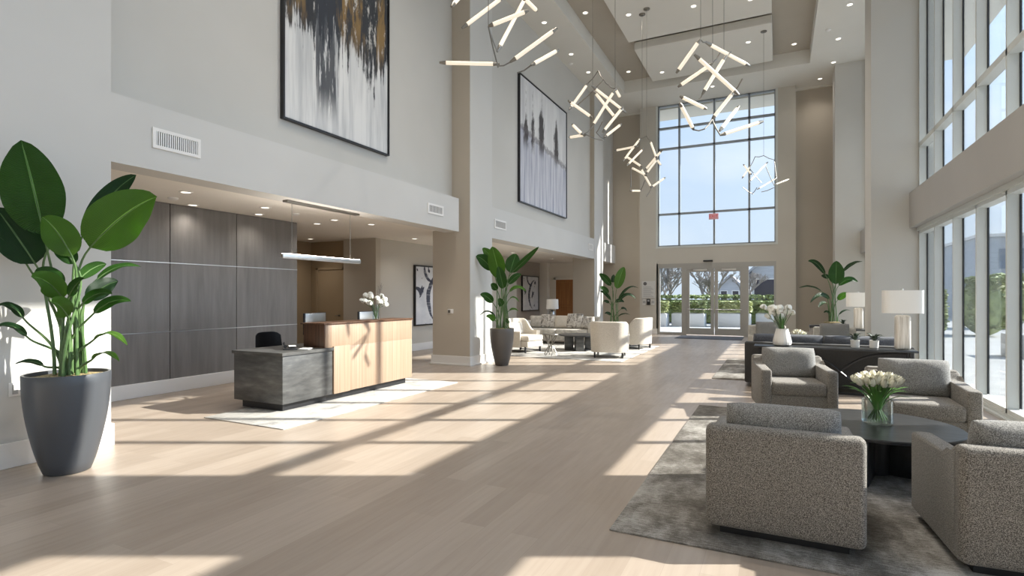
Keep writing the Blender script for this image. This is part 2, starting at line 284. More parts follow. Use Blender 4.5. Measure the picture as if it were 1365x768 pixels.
# ------------------------------------------------------------------ mesh building
class MB:
    def __init__(s): s.b = bmesh.new()
    def _ap(s, geo, mtx, mi=0):
        bmesh.ops.transform(s.b, matrix=mtx, verts=geo)
        return s
    def box(s, a, c, bev=0.0, seg=2, mtx=None):
        lo = Vector([min(p, q) for p, q in zip(a, c)]); hi = Vector([max(p, q) for p, q in zip(a, c)])
        g = bmesh.ops.create_cube(s.b, size=1.0)['verts']
        bmesh.ops.transform(s.b, matrix=Matrix.Translation((lo + hi) / 2) @ Matrix.Diagonal((*(hi - lo), 1)), verts=g)
        if bev:
            es = list({e for v in g for e in v.link_edges})
            r = bmesh.ops.bevel(s.b, geom=es, offset=bev, segments=seg, affect='EDGES', profile=0.5)
            g = list({v for f in r['faces'] for v in f.verts} | {v for v in g if v.is_valid})
        if mtx is not None: bmesh.ops.transform(s.b, matrix=mtx, verts=g)
        return s
    def cyl(s, p, q, r, r2=None, n=16, cap=True):
        p, q = Vector(p), Vector(q); d = q - p
        g = bmesh.ops.create_cone(s.b, cap_ends=cap, segments=n, radius1=r, radius2=r if r2 is None else r2, depth=d.length)['verts']
        bmesh.ops.transform(s.b, matrix=Matrix.Translation((p + q) / 2) @ d.to_track_quat('Z', 'Y').to_matrix().to_4x4(), verts=g)
        return s
    def lathe(s, prof, n=32, c=(0, 0, 0), rib=0.0, ribn=24):
        rings = []
        for r, z in prof:
            rings.append([s.b.verts.new((c[0] + r * (1 + rib * math.cos(ribn * 2 * PI * k / n)) * math.cos(2 * PI * k / n), c[1] + r * (1 + rib * math.cos(ribn * 2 * PI * k / n)) * math.sin(2 * PI * k / n), c[2] + z)) for k in range(n)])
        for a, b_ in zip(rings, rings[1:]):
            for k in range(n): s.b.faces.new((a[k], a[(k + 1) % n], b_[(k + 1) % n], b_[k]))
        for rg, fl in ((rings[0], True), (rings[-1], False)):
            try: s.b.faces.new(list(reversed(rg)) if fl else rg)
            except ValueError: pass
        return s
    def tube(s, pts, rad, n=8):
        pts = [Vector(p) for p in pts]; rings = []
        rads = rad if isinstance(rad, (list, tuple)) else [rad] * len(pts)
        up = Vector((0.13, 0.97, 0.2))
        for i, p in enumerate(pts):
            d = (pts[min(i + 1, len(pts) - 1)] - pts[max(i - 1, 0)]).normalized()
            a = d.cross(up); a = (a if a.length > 1e-3 else d.cross(Vector((1, 0, 0)))).normalized(); b_ = d.cross(a)
            up = a.cross(d)
            rings.append([s.b.verts.new(p + rads[i] * (math.cos(2 * PI * k / n) * a + math.sin(2 * PI * k / n) * b_)) for k in range(n)])
        for a, b_ in zip(rings, rings[1:]):
            for k in range(n): s.b.faces.new((a[k], a[(k + 1) % n], b_[(k + 1) % n], b_[k]))
        s.b.faces.new(list(reversed(rings[0]))); s.b.faces.new(rings[-1])
        return s
    def prism(s, poly, d0, d1, axis='X', bev=0.0, seg=2):
        # polygon in the two other axes, extruded along axis
        def mk(u, v, w): return {'X': (w, u, v), 'Y': (u, w, v), 'Z': (u, v, w)}[axis]
        a = [s.b.verts.new(mk(u, v, d0)) for u, v in poly]; c = [s.b.verts.new(mk(u, v, d1)) for u, v in poly]
        n = len(poly); fs = [s.b.faces.new(a), s.b.faces.new(list(reversed(c)))]
        for k in range(n): fs.append(s.b.faces.new((a[(k + 1) % n], a[k], c[k], c[(k + 1) % n])))
        if bev:
            es = list({e for f in fs for e in f.edges})
            bmesh.ops.bevel(s.b, geom=es, offset=bev, segments=seg, affect='EDGES', profile=0.5)
        return s
    def pillow(s, w, h, t, mtx=None, n=14, wr=0.012, seed=0, sq=0.35):
        # a stuffed cushion lying in XZ, thickness along Y
        for sgn in (-1, 1):
            g = [[None] * (n + 1) for _ in range(n + 1)]
            for i in range(n + 1):
                for j in range(n + 1):
                    u, v = math.sin((i / n - .5) * PI), math.sin((j / n - .5) * PI)
                    th = max(0, (1 - abs(u) ** 4) * (1 - abs(v) ** 4)) ** 0.42
                    pinch = 1 - 0.07 * (abs(u) ** 2) * (1 - abs(v) ** 2) * 0 
                    k_ = 1 - 0.045 * (u * u * v * v) ** 1.5; x = u * w / 2 * k_ * (1 - 0.02 * (1 - v * v) * abs(u)); z = v * h / 2 * k_ * (1 - 0.03 * (1 - u * u) * abs(v))
                    y = sgn * t / 2 * th + wr * noise.noise(Vector((x * 6, z * 6, seed + sgn)))* th
                    g[i][j] = s.b.verts.new((x, y, z))
            for i in range(n):
                for j in range(n):
                    q = (g[i][j], g[i + 1][j], g[i + 1][j + 1], g[i][j + 1])
                    s.b.faces.new(q if sgn < 0 else tuple(reversed(q)))
            vs = [v for r_ in g for v in r_]
            if mtx is not None: bmesh.ops.transform(s.b, matrix=mtx, verts=vs)
        bmesh.ops.remove_doubles(s.b, verts=s.b.verts, dist=0.0004)
        return s
    def build(s, name, m, parent=None, smooth=True, loc=None, rot=None, label=None, angle=40):
        me = bpy.data.meshes.new(name)
        bmesh.ops.recalc_face_normals(s.b, faces=s.b.faces)
        if smooth:
            for f in s.b.faces: f.smooth = True
            for e in s.b.edges:
                if len(e.link_faces) == 2 and e.calc_face_angle(0) > math.radians(angle): e.smooth = False
        s.b.to_mesh(me); s.b.free(); me.materials.append(M[m] if isinstance(m, str) else m)
        o = bpy.data.objects.new(name, me); COL.objects.link(o)
        if parent is not None: o.parent = parent
        if loc is not None: o.location = loc
        if rot is not None: o.rotation_euler = rot
        if label: o['label'] = label
        return o
def tag(o, label=None, cat=None, group=None, kind=None):
    if label: o['label'] = label
    if cat: o['category'] = cat
    if group: o['group'] = group
    if kind: o['kind'] = kind
    return o
def thing(name, label, cat, loc=(0, 0, 0), rz=0, group=None):
    o = bpy.data.objects.new(name, None); COL.objects.link(o); o.location = loc; o.rotation_euler = (0, 0, rz); o.empty_display_size = 0.1
    return tag(o, label, cat, group)
def dup(root, loc, rz=0, label=None, group=None, scale=None):
    def cp(o, par):
        c = o.copy(); COL.objects.link(c)
        if par is not None: c.parent = par
        for ch in o.children: cp(ch, c)
        return c
    r = cp(root, None); r.location = loc; r.rotation_euler = (0, 0, rz)
    if label: r['label'] = label
    if group: r['group'] = group
    if scale: r.scale = scale
    return r
def struct(name, mb, m, parent=None, label=None, smooth=False):
    o = mb.build(name, m, parent, smooth)
    if parent is None: o['kind'] = 'structure'
    if label: o['label'] = label
    return o
def B(a, c, bev=0.0): return MB().box(a, c, bev)
def T(x, y, z, rx=0, ry=0, rz=0): return Matrix.Translation((x, y, z)) @ Matrix.Rotation(rz, 4, 'Z') @ Matrix.Rotation(ry, 4, 'Y') @ Matrix.Rotation(rx, 4, 'X')

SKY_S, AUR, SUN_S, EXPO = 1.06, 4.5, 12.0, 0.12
PLANT_A = ((-5.48, 2.519, 0.843), [
  ((-5.629, 2.416, 2.021), (-5.737, 2.303, 2.817), 0.425, 0.000, 0),
  ((-5.368, 2.589, 2.043), (-5.023, 2.821, 2.559), 0.167, 0.039, 0),
  ((-5.275, 2.589, 1.916), (-4.722, 2.818, 2.345), 0.399, 0.026, 0),
  ((-5.334, 2.484, 1.834), (-5.333, 2.276, 2.141), 0.245, 0.026, 0),
  ((-5.762, 2.411, 1.779), (-5.924, 2.206, 2.252), 0.322, -0.013, 0),
  ((-5.872, 2.388, 1.793), (-5.918, 2.112, 1.978), 0.077, 0.090, 1),
  ((-5.386, 2.444, 1.481), (-5.244, 2.166, 1.652), 0.174, 0.032, 0),
  ((-5.355, 2.61, 1.468), (-5.184, 2.763, 1.631), 0.155, 0.019, 0),
  ((-5.3, 2.652, 1.643), (-5.107, 2.907, 1.761), 0.058, 0.045, 1),
  ((-5.247, 2.603, 1.353), (-4.904, 2.713, 1.456), 0.090, 0.039, 0),
  ((-5.336, 2.453, 1.331), (-5.151, 2.257, 1.453), 0.155, 0.019, 0),
  ((-5.787, 2.338, 1.314), (-5.876, 2.178, 1.406), 0.064, 0.052, 1),
  ((-5.725, 2.338, 1.156), (-5.823, 2.14, 1.222), 0.064, 0.058, 1),
  ((-5.247, 2.603, 1.129), (-4.889, 2.675, 1.086), 0.058, 0.064, 1),
  ((-5.227, 2.582, 0.965), (-4.882, 2.608, 0.961), 0.052, 0.052, 1),
  ((-5.632, 2.414, 0.904), (-5.782, 2.275, 0.925), 0.039, 0.026, 1),
  ((-5.682, 2.511, 2.123), (-5.895, 2.294, 2.353), 0.219, 0.026, 0),
  ((-5.734, 2.501, 1.927), (-5.793, 2.698, 2.151), 0.155, 0.013, 0),
  ((-5.359, 2.517, 1.774), (-5.368, 2.341, 1.949), 0.142, 0.013, 0),
  ((-5.45, 2.594, 1.65), (-5.432, 2.796, 1.791), 0.103, 0.019, 0),
  ((-5.434, 2.465, 1.595), (-5.48, 2.288, 1.703), 0.129, 0.026, 0),
  ((-5.302, 2.545, 1.436), (-4.89, 2.561, 1.518), 0.090, 0.026, 0),
  ((-5.357, 2.473, 1.5), (-5.012, 2.417, 1.639), 0.090, 0.013, 0),
])
PLANT_B = ((-5.39, 10.522, 0.815), [
  ((-5.428, 10.503, 1.882), (-5.563, 10.397, 2.579), 0.359, 0.000, 0),
  ((-5.613, 10.491, 2.064), (-5.927, 10.326, 2.368), 0.261, 0.049, 0),
  ((-5.249, 10.63, 2.012), (-5.147, 10.733, 2.429), 0.342, 0.000, 0),
  ((-5.14, 10.566, 2.035), (-4.548, 10.611, 2.556), 0.130, -0.033, 0),
  ((-5.526, 10.572, 2.125), (-5.917, 10.598, 2.57), 0.212, 0.033, 0),
  ((-5.258, 10.586, 1.761), (-4.997, 10.682, 1.972), 0.147, 0.033, 0),
  ((-5.485, 10.475, 1.63), (-5.596, 10.389, 1.76), 0.147, 0.016, 0),
  ((-5.228, 10.562, 1.598), (-4.883, 10.69, 1.597), 0.082, 0.082, 1),
  ((-5.533, 10.374, 1.361), (-5.715, 10.137, 1.532), 0.179, 0.033, 0),
  ((-5.229, 10.601, 1.451), (-5.044, 10.668, 1.37), 0.065, 0.049, 1),
  ((-5.335, 10.432, 1.29), (-5.318, 10.208, 1.452), 0.147, 0.000, 0),
  ((-5.243, 10.594, 1.19), (-5.069, 10.683, 1.174), 0.049, 0.033, 1),
  ((-5.491, 10.434, 1.029), (-5.779, 10.218, 1.064), 0.049, 0.114, 1),
  ((-5.489, 10.396, 0.981), (-5.568, 10.135, 1.07), 0.130, 0.016, 0),
  ((-5.258, 10.586, 0.897), (-5.336, 10.597, 1.025), 0.082, 0.000, 0),
  ((-5.313, 10.443, 1.662), (-5.306, 10.184, 2.133), 0.228, 0.000, 0),
])
PLANT_C = ((-4.652, 16.983, 0.665), [
  ((-4.609, 17.004, 1.739), (-4.406, 17.155, 2.433), 0.310, 0.024, 0),
  ((-4.789, 16.994, 1.835), (-5.191, 17.03, 2.227), 0.215, 0.024, 0),
  ((-4.78, 16.92, 1.381), (-5.087, 16.747, 1.667), 0.095, 0.048, 0),
  ((-4.825, 16.82, 1.595), (-5.019, 16.521, 1.782), 0.167, 0.024, 0),
  ((-4.566, 17.025, 1.381), (-3.971, 17.279, 1.75), 0.072, 0.167, 1),
  ((-4.505, 16.977, 1.381), (-3.987, 17.001, 1.406), 0.095, 0.143, 1),
  ((-4.652, 16.983, 1.309), (-4.383, 17.066, 1.31), 0.119, 0.048, 0),
  ((-4.823, 16.899, 1.285), (-4.989, 16.796, 1.333), 0.095, 0.024, 0),
  ((-4.48, 17.067, 1.094), (-4.311, 17.161, 1.022), 0.072, 0.048, 1),
  ((-4.745, 17.054, 1.932), (-4.779, 17.266, 2.204), 0.143, 0.000, 0),
  ((-4.78, 16.92, 0.903), (-4.957, 16.853, 0.951), 0.095, 0.024, 1),
  ((-4.566, 17.025, 0.856), (-4.219, 17.176, 0.904), 0.048, 0.048, 1),
])
PLANT_D = ((1.502, 19.212, 0.744), [
  ((1.584, 19.253, 1.866), (1.603, 19.241, 2.579), 0.435, 0.000, 0),
  ((1.301, 19.192, 2.167), (0.836, 19.19, 2.587), 0.160, 0.114, 0),
  ((1.79, 19.353, 2.256), (2.336, 19.618, 2.553), 0.092, 0.069, 1),
  ((1.659, 19.211, 1.819), (2.163, 19.248, 1.928), 0.183, 0.114, 0),
  ((1.405, 19.243, 2.052), (1.204, 19.332, 2.127), 0.137, 0.023, 0),
  ((1.214, 19.072, 1.637), (0.577, 18.783, 1.752), 0.092, 0.069, 1),
  ((1.413, 19.091, 1.409), (0.869, 18.587, 1.297), 0.137, 0.160, 0),
  ((1.632, 19.198, 1.386), (1.911, 19.198, 1.591), 0.183, 0.023, 0),
  ((1.318, 19.006, 1.295), (1.083, 18.554, 1.165), 0.137, 0.046, 0),
  ((1.432, 19.178, 0.95), (1.257, 19.12, 0.996), 0.069, 0.046, 1),
  ((1.666, 19.293, 0.928), (2.02, 19.504, 1.041), 0.046, 0.069, 1),
])
CHANDELIERS = [
 ([
  ((-3.839, 6.042, 5.292), (-3.918, 6.689, 5.925)),
  ((-3.858, 6.343, 5.145), (-3.42, 6.746, 5.673)),
  ((-3.4, 6.249, 5.029), (-2.94, 6.507, 5.251)),
  ((-3.359, 6.422, 4.761), (-3.255, 7.162, 5.871)),
  ((-3.057, 6.583, 5.494), (-3.065, 7.078, 5.541)),
  ((-4.386, 6.586, 4.87), (-3.61, 6.977, 4.853)),
  ((-3.263, 6.615, 4.674), (-2.69, 6.904, 5.144)),
  ((-3.067, 6.871, 4.695), (-2.796, 7.227, 5.0)),
  ((-3.624, 6.227, 5.713), (-3.31, 6.951, 6.172)),
  ((-3.806, 6.752, 6.356), (-3.252, 7.079, 5.958)),
 ], [
  ((-3.399, 6.249, 5.029), (-3.295, 6.325, 4.499)),
  ((-3.63, 6.967, 4.826), (-3.263, 6.615, 4.674)),
  ((-3.378, 7.094, 4.729), (-3.066, 6.872, 4.695)),
  ((-3.399, 6.249, 5.029), (-3.357, 6.423, 4.758)),
  ((-3.255, 7.162, 5.871), (-3.057, 6.583, 5.494)),
  ((-3.42, 6.746, 5.673), (-3.31, 6.951, 6.172)),
  ((-3.918, 6.689, 5.925), (-3.806, 6.752, 6.356)),
 ], [(-3.31, 6.951, 6.172), (-3.399, 6.249, 5.029), (-3.255, 7.162, 5.871)]),
 ([
  ((-3.527, 9.599, 5.164), (-3.184, 9.989, 4.908)),
  ((-3.651, 10.001, 5.129), (-3.397, 10.4, 5.744)),
  ((-3.191, 9.985, 5.514), (-2.718, 10.737, 5.16)),
  ((-3.204, 10.162, 5.473), (-2.761, 10.171, 4.872)),
  ((-3.192, 9.964, 4.709), (-2.75, 10.056, 5.403)),
  ((-2.947, 9.872, 4.557), (-2.617, 10.096, 5.052)),
  ((-3.057, 10.362, 4.612), (-2.818, 10.752, 4.951)),
  ((-3.481, 9.685, 4.739), (-3.27, 9.687, 4.511)),
  ((-3.755, 10.285, 4.681), (-3.209, 9.717, 4.511)),
  ((-2.754, 10.054, 5.413), (-2.746, 10.375, 5.354)),
 ], [
  ((-3.397, 10.4, 5.744), (-3.096, 10.09, 5.822)),
  ((-3.096, 10.09, 5.822), (-2.971, 10.001, 5.602)),
  ((-2.971, 10.001, 5.602), (-2.948, 10.33, 5.599)),
  ((-3.56, 10.238, 5.285), (-2.971, 10.001, 5.588)),
  ((-3.266, 9.689, 4.507), (-3.169, 9.975, 4.727)),
  ((-3.138, 10.114, 4.647), (-3.049, 10.366, 4.571)),
  ((-2.948, 10.33, 5.599), (-2.754, 10.054, 5.413)),
  ((-3.209, 9.717, 4.511), (-3.026, 10.139, 4.494)),
  ((-3.138, 10.114, 4.647), (-2.941, 9.854, 4.76)),
 ], [(-3.174, 9.993, 5.534), (-2.754, 10.054, 5.413)]),
 ([
  ((-3.999, 14.556, 5.473), (-3.273, 14.124, 5.397)),
  ((-3.714, 14.319, 5.091), (-3.359, 14.8, 5.787)),
  ((-3.548, 14.077, 4.909), (-3.259, 14.753, 5.49)),
  ((-3.758, 14.704, 5.343), (-3.263, 14.661, 4.965)),
  ((-3.578, 14.648, 4.995), (-3.067, 14.291, 4.638)),
  ((-3.049, 14.592, 5.631), (-2.844, 14.438, 5.095)),
  ((-3.252, 14.858, 4.918), (-2.73, 14.623, 5.372)),
  ((-3.53, 14.373, 4.305), (-3.379, 14.933, 4.389)),
  ((-3.321, 14.633, 4.965), (-3.083, 14.947, 4.44)),
  ((-3.101, 14.938, 4.456), (-2.766, 15.212, 4.749)),
  ((-2.854, 14.433, 5.095), (-2.796, 14.732, 4.991)),
  ((-3.094, 14.278, 4.689), (-2.837, 14.441, 5.089)),
 ], [
  ((-3.359, 14.8, 5.787), (-3.142, 14.594, 5.777)),
  ((-3.142, 14.594, 5.777), (-3.049, 14.592, 5.631)),
  ((-3.578, 14.648, 4.995), (-3.566, 14.601, 4.437)),
  ((-3.379, 14.933, 4.398), (-3.177, 14.569, 4.596)),
  ((-3.095, 14.941, 4.436), (-3.108, 14.435, 4.129)),
 ], [(-3.313, 14.822, 5.819), (-3.142, 14.594, 5.777)]),
 ([
  ((-1.365, 8.375, 4.832), (-1.016, 8.316, 5.238)),
  ((-0.97, 8.544, 5.285), (-0.401, 9.366, 5.139)),
  ((-1.417, 8.844, 4.797), (-0.895, 8.803, 5.057)),
  ((-1.026, 8.625, 4.542), (-0.692, 8.646, 5.07)),
  ((-1.088, 8.23, 5.002), (-0.517, 8.672, 4.469)),
  ((-1.366, 8.711, 4.601), (-1.0, 8.966, 4.424)),
  ((-1.311, 8.363, 4.375), (-1.172, 8.809, 4.08)),
  ((-0.916, 8.925, 4.243), (-0.611, 9.002, 4.635)),
  ((-0.795, 8.885, 3.967), (-0.205, 9.259, 4.206)),
  ((-0.78, 8.625, 3.96), (-0.539, 9.046, 4.423)),
 ], [
  ((-1.016, 8.316, 5.238), (-0.97, 8.544, 5.285)),
  ((-1.172, 8.809, 4.08), (-0.974, 8.456, 3.968)),
  ((-0.974, 8.456, 3.968), (-0.918, 8.924, 4.241)),
  ((-0.918, 8.924, 4.241), (-0.795, 8.885, 3.971)),
  ((-0.692, 8.646, 5.07), (-0.639, 8.802, 5.182)),
  ((-1.095, 8.833, 4.558), (-1.026, 8.625, 4.542)),
  ((-0.895, 8.803, 5.061), (-0.797, 8.908, 5.244)),
  ((-0.611, 9.002, 4.635), (-0.475, 8.712, 4.711)),
 ], [(-1.01, 8.319, 5.235), (-0.895, 8.803, 5.061), (-0.763, 9.151, 5.312)]),
 ([
  ((-0.913, 17.274, 5.365), (-0.688, 17.323, 5.045)),
  ((-0.747, 16.788, 4.724), (-0.263, 17.501, 5.41)),
  ((-0.535, 17.104, 4.566), (-0.039, 17.721, 4.96)),
  ((-0.094, 17.509, 4.737), (0.286, 18.01, 4.954)),
  ((-0.941, 17.259, 4.956), (-0.735, 17.493, 5.327)),
 ], [
  ((-0.315, 17.298, 5.245), (-0.094, 17.509, 4.706)),
  ((-0.931, 17.261, 4.692), (-0.662, 17.476, 4.5)),
  ((-0.735, 17.493, 5.327), (-0.607, 17.583, 5.621)),
  ((-0.607, 17.583, 5.621), (-0.369, 17.274, 5.555)),
  ((-0.369, 17.274, 5.555), (-0.1, 17.844, 5.535)),
  ((-0.749, 17.486, 5.267), (-0.439, 17.703, 4.866)),
  ((-0.435, 17.543, 4.558), (-0.098, 17.507, 4.654)),
  ((-0.674, 17.47, 4.522), (-0.541, 17.101, 4.62)),
  ((-0.039, 17.721, 4.973), (-0.1, 17.844, 5.535)),
 ], [(-0.369, 17.274, 5.555)]),
]# ------------------------------------------------------------------ room shell
ZC = 9.0                       # perimeter ceiling
struct('floor', B((-12.5, -5, -0.12), (2.75, 23.2, 0)), 'floor')
# left side
struct('wall_left', B((-6.45, -5, 0), (-6.04, 3.15, ZC)), 'wall', label='tall pale wall behind the nearest potted plant')
struct('trim_1', MB().box((-6.04, -5, 0), (-6.01, 3.17, 0.22), 0.006).box((-6.45, 3.15, 0), (-6.02, 3.17, 0.22), 0.004), 'trim', label='tall white baseboard under the near left wall')
struct('wall_upper_left', B((-6.7, 3.15, 2.95), (-6.4, 10.1, ZC)), 'wall_upper', label='pale upper wall above the reception opening')
struct('wall_bulkhead_left', B((-6.4, 3.15, 2.86), (-6.04, 9.8, 3.56)), 'wall', label='pale bulkhead over the reception opening')
struct('column_left', B((-6.9, 10.1, 0), (-5.95, 11.1, ZC)), 'wall_tan', label='square column between the two left openings')
struct('wall_column_side', B((-5.95, 10.1, 0), (-5.94, 11.1, ZC)), 'wall', label='paler thin side board of the square column')  # thin board in the wall colour over this side of the column
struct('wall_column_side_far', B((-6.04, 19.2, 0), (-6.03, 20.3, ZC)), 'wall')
struct('trim_2', MB().box((-6.93, 10.07, 0), (-5.92, 11.13, 0.2), 0.006).box((-6.96, 10.04, 0), (-5.89, 11.16, 0.035), 0.004), 'trim')
struct('wall_upper_left_far', B((-6.6, 11.1, 2.95), (-6.2, 22.4, ZC)), 'wall_upper', label='pale upper wall above the seating alcove')
struct('wall_bulkhead_alcove', B((-6.5, 11.1, 2.87), (-6.04, 19.2, 3.60)), 'wall', label='pale bulkhead over the seating alcove')
struct('column_left_far', B((-6.86, 19.2, 0), (-6.04, 20.3, ZC)), 'wall_tan', label='far square column at the end of the alcove')
struct('trim_3', B((-6.89, 19.17, 0), (-6.01, 20.33, 0.2), 0.006), 'trim')
struct('wall_bulkhead_corner', B((-6.5, 20.3, 2.87), (-6.1, 22.3, 3.6)), 'wall')
# reception recess
struct('ceiling_reception', B((-12.5, 3.15, 2.95), (-6.4, 23.0, 3.05)), 'rec_ceiling')
struct('wall_reception_near', B((-12.5, 2.9, 0), (-6.45, 3.14, 2.95)), 'wall')
pw = struct('wall_reception_panels', B((-8.8, 3.14, 0), (-8.54, 7.78, 2.95)), 'gasket', label='grey wood panelled wall behind the reception desk')
ys = [3.14, 4.12, 5.28, 6.44, 7.78]; zs = [0.2, 0.95, 2.02, 2.95]
for i in range(4):
    for j in range(3):
        o = B((-8.545, ys[i] + 0.006, zs[j] + (0.007 if j else 0)), (-8.52, ys[i + 1] - 0.006, zs[j + 1] - 0.007), 0.002).build('wall_panel', 'panel', pw, False)
for z in (0.95, 2.02): B((-8.545, 3.14, z - 0.006), (-8.517, 7.78, z + 0.006)).build('metal_joint', 'silver', pw, False)
struct('trim_4', B((-8.55, 3.14, 0), (-8.49, 7.8, 0.21), 0.006), 'trim')
struct('wall_corridor_left', B((-11.6, 7.78, 0), (-11.3, 10.8, 2.95)), 'brown', label='caramel wall deep in the corridor behind reception')
struct('wall_corridor_back', B((-12.5, 7.0, 0), (-8.8, 7.2, 2.95)), 'brown')
w = struct('wall_corridor_end', B((-11.6, 10.805, 0), (-9.3, 11.0, 2.95)), 'brown', label='caramel wall with a flush door behind reception')
struct('wall_reception_return', B((-10.0, 10.62, 0), (-8.95, 10.8, 2.95)), 'wall_tan')
d = struct('door_2', B((-11.0, 10.74, 0.0), (-10.14, 10.8, 2.2), 0.004), 'brown', label='flush caramel door in the corridor behind reception')
MB().box((-11.06, 10.72, 0), (-11.0, 10.8, 2.26)).box((-10.14, 10.72, 0), (-10.08, 10.8, 2.26)).box((-11.06, 10.72, 2.2), (-10.08, 10.8, 2.26)).build('door_frame', 'brown', d, False)
MB().cyl((-10.24, 10.70, 1.0), (-10.24, 10.74, 1.0), 0.02).cyl((-10.24, 10.69, 1.0), (-10.36, 10.69, 1.0), 0.009).build('door_handle', 'steel', d)
struct('wall_reception_side', B((-9.3, 10.8, 0), (-8.95, 18.7, 2.95)), 'wall_far', label='grey wall carrying the navy brushstroke painting')
struct('trim_5', B((-8.96, 10.62, 0), (-8.92, 18.7, 0.2), 0.006), 'trim')
struct('wall_alcove', B((-9.9, 18.7, 0), (-9.4, 22.4, 2.95)), 'taupe', label='brown-grey accent wall in the alcove')
struct('wall_alcove_end', B((-9.6, 22.3, 0), (-6.9, 22.7, 2.95)), 'cream', label='cream wall with the orange wooden door')
struct('trim_6', B((-9.4, 22.0, 0), (-9.05, 22.3, 2.95)), 'cream', label='cream pilaster beside the wooden door')
d = struct('door_3', B((-8.72, 22.2, 0.0), (-7.9, 22.26, 2.22), 0.004), 'doorwood', label='orange oak door at the end of the alcove')
MB().box((-8.82, 22.18, 0), (-8.72, 22.3, 2.32)).box((-7.9, 22.18, 0), (-7.8, 22.3, 2.32)).box((-8.82, 22.18, 2.22), (-7.8, 22.3, 2.32)).build('door_frame', 'cream', d, False)
MB().cyl((-8.64, 22.15, 1.02), (-8.64, 22.2, 1.02), 0.025).cyl((-8.64, 22.14, 1.02), (-8.50, 22.14, 1.02), 0.011).build('door_handle', 'steel', d)
for z in (0.12, 1.15): MB().box((-8.62, 22.19, z), (-8.0, 22.205, z + 0.95), 0.008).build('door_panel', 'doorwood', d, False)

# far end
YF = 21.8
struct('wall_far', MB().box((-4.96, YF, 0), (-4.25, YF + .35, ZC)).box((-0.06, YF, 0), (0.57, YF + .35, ZC)).box((-4.25, YF, 2.77), (-0.06, YF + .35, 3.44)).box((-4.31, YF, 0), (-4.25, YF + .1, 2.77)), 'wall_far', label='stone-coloured far wall around the entrance')
struct('wall_far_left', B((-6.9, 22.3, 0), (-4.9, 22.6, ZC)), 'wall_tan', label='recessed taupe wall left of the entrance')
struct('wall_far_right', B((0.5, 22.3, 0), (2.75, 22.6, ZC)), 'wall_tan', label='recessed taupe wall right of the entrance')
struct('trim_7', MB().box((-4.99, YF - .03, 0), (-4.27, YF, 0.22), 0.005).box((-0.04, YF - .03, 0), (0.6, YF, 0.22), 0.005).box((-6.04, 22.27, 0), (-4.96, 22.3, 0.22), 0.005).box((0.57, 22.27, 0), (2.5, 22.3, 0.22), 0.005), 'trim')
# entrance doors and side lights
def leafdoor(x0, x1, hinge):
    f = MB()
    st = 0.12
    f.box((x0, YF + .02, 0.03), (x0 + st, YF + .08, 2.55), 0.004).box((x1 - st, YF + .02, 0.03), (x1, YF + .08, 2.55), 0.004)
    f.box((x0 + st, YF + .02, 0.03), (x1 - st, YF + .08, 0.28), 0.004).box((x0 + st, YF + .02, 2.43), (x1 - st, YF + .08, 2.55), 0.004)
    d = struct('door_1' if hinge else 'door_4', f, 'doorframe', label=('left' if hinge else 'right') + ' glazed leaf of the entrance doors')
    B((x0 + st, YF + .045, 0.28), (x1 - st, YF + .055, 2.43)).build('door_glass', 'glass', d, False)
    MB().cyl((x0 + .06, YF - .03, 1.0), (x1 - .06, YF - .03, 1.0), 0.018).cyl((x0 + .1, YF - .03, 1.0), (x0 + .1, YF + .02, 1.0), 0.014).cyl((x1 - .1, YF - .03, 1.0), (x1 - .1, YF + .02, 1.0), 0.014).build('push_bar', 'silver', d)
    MB().box(((x0 + x1) / 2 - .25, YF - .05, 2.47), ((x0 + x1) / 2 + .25, YF + .02, 2.54), 0.01).build('door_closer', 'silver', d)
leafdoor(-3.18, -2.17, 1); leafdoor(-2.15, -1.14, 0)
df = struct('trim_8', MB().box((-4.25, YF + .0, 2.67), (-0.06, YF + .14, 2.77)).box((-3.28, YF, 0), (-3.18, YF + .14, 2.67)).box((-1.14, YF, 0), (-1.04, YF + .14, 2.67)).box((-3.18, YF, 2.55), (-1.14, YF + .14, 2.67)), 'doorframe', label='grey metal frame around the entrance doors')
for k, (x0, x1) in enumerate(((-4.25, -3.28), (-1.04, -0.06))):
    f = struct('window_%d' % (k + 1), MB().box((x0, YF, 0), (x0 + .07, YF + .14, 2.67)).box((x1 - .07, YF, 0), (x1, YF + .14, 2.67)).box((x0 + .07, YF, 0), (x1 - .07, YF + .14, 0.1)).box((x0 + .07, YF, 2.6), (x1 - .07, YF + .14, 2.67)), 'doorframe', label='glazed side light ' + ('left' if k == 0 else 'right') + ' of the entrance doors')
    B((x0 + .07, YF + .06, .1), (x1 - .07, YF + .07, 2.6)).build('pane', 'glass', f, False)
# great window over the doors
xs = [-4.25, -3.45, -2.17, -0.95, -0.08]; zz = [3.46, 4.72, 7.29, 8.1, 8.98]
f = MB()
for x in xs: f.box((x - .035, YF + .06, 3.44), (x + .035, YF + .2, ZC))
for z in zz: f.box((-4.25, YF + .06, z - .035), (-0.08, YF + .2, z + .035))
gw = struct('window_3', f, 'frame_dark', label='tall gridded window above the entrance')
struct('trim_9', MB().box((-4.33, YF - .015, 3.38), (-4.25, YF + .06, ZC)).box((-0.08, YF - .015, 3.38), (-0.0, YF + .06, ZC)).box((-4.25, YF - .015, 3.38), (-0.08, YF + .06, 3.45)), 'frame')
for i in range(4):
    for j in range(4): B((xs[i] + .035, YF + .12, zz[j] + .035), (xs[i + 1] - .035, YF + .13, zz[j + 1] - .035)).build('pane', 'glass', gw, False)

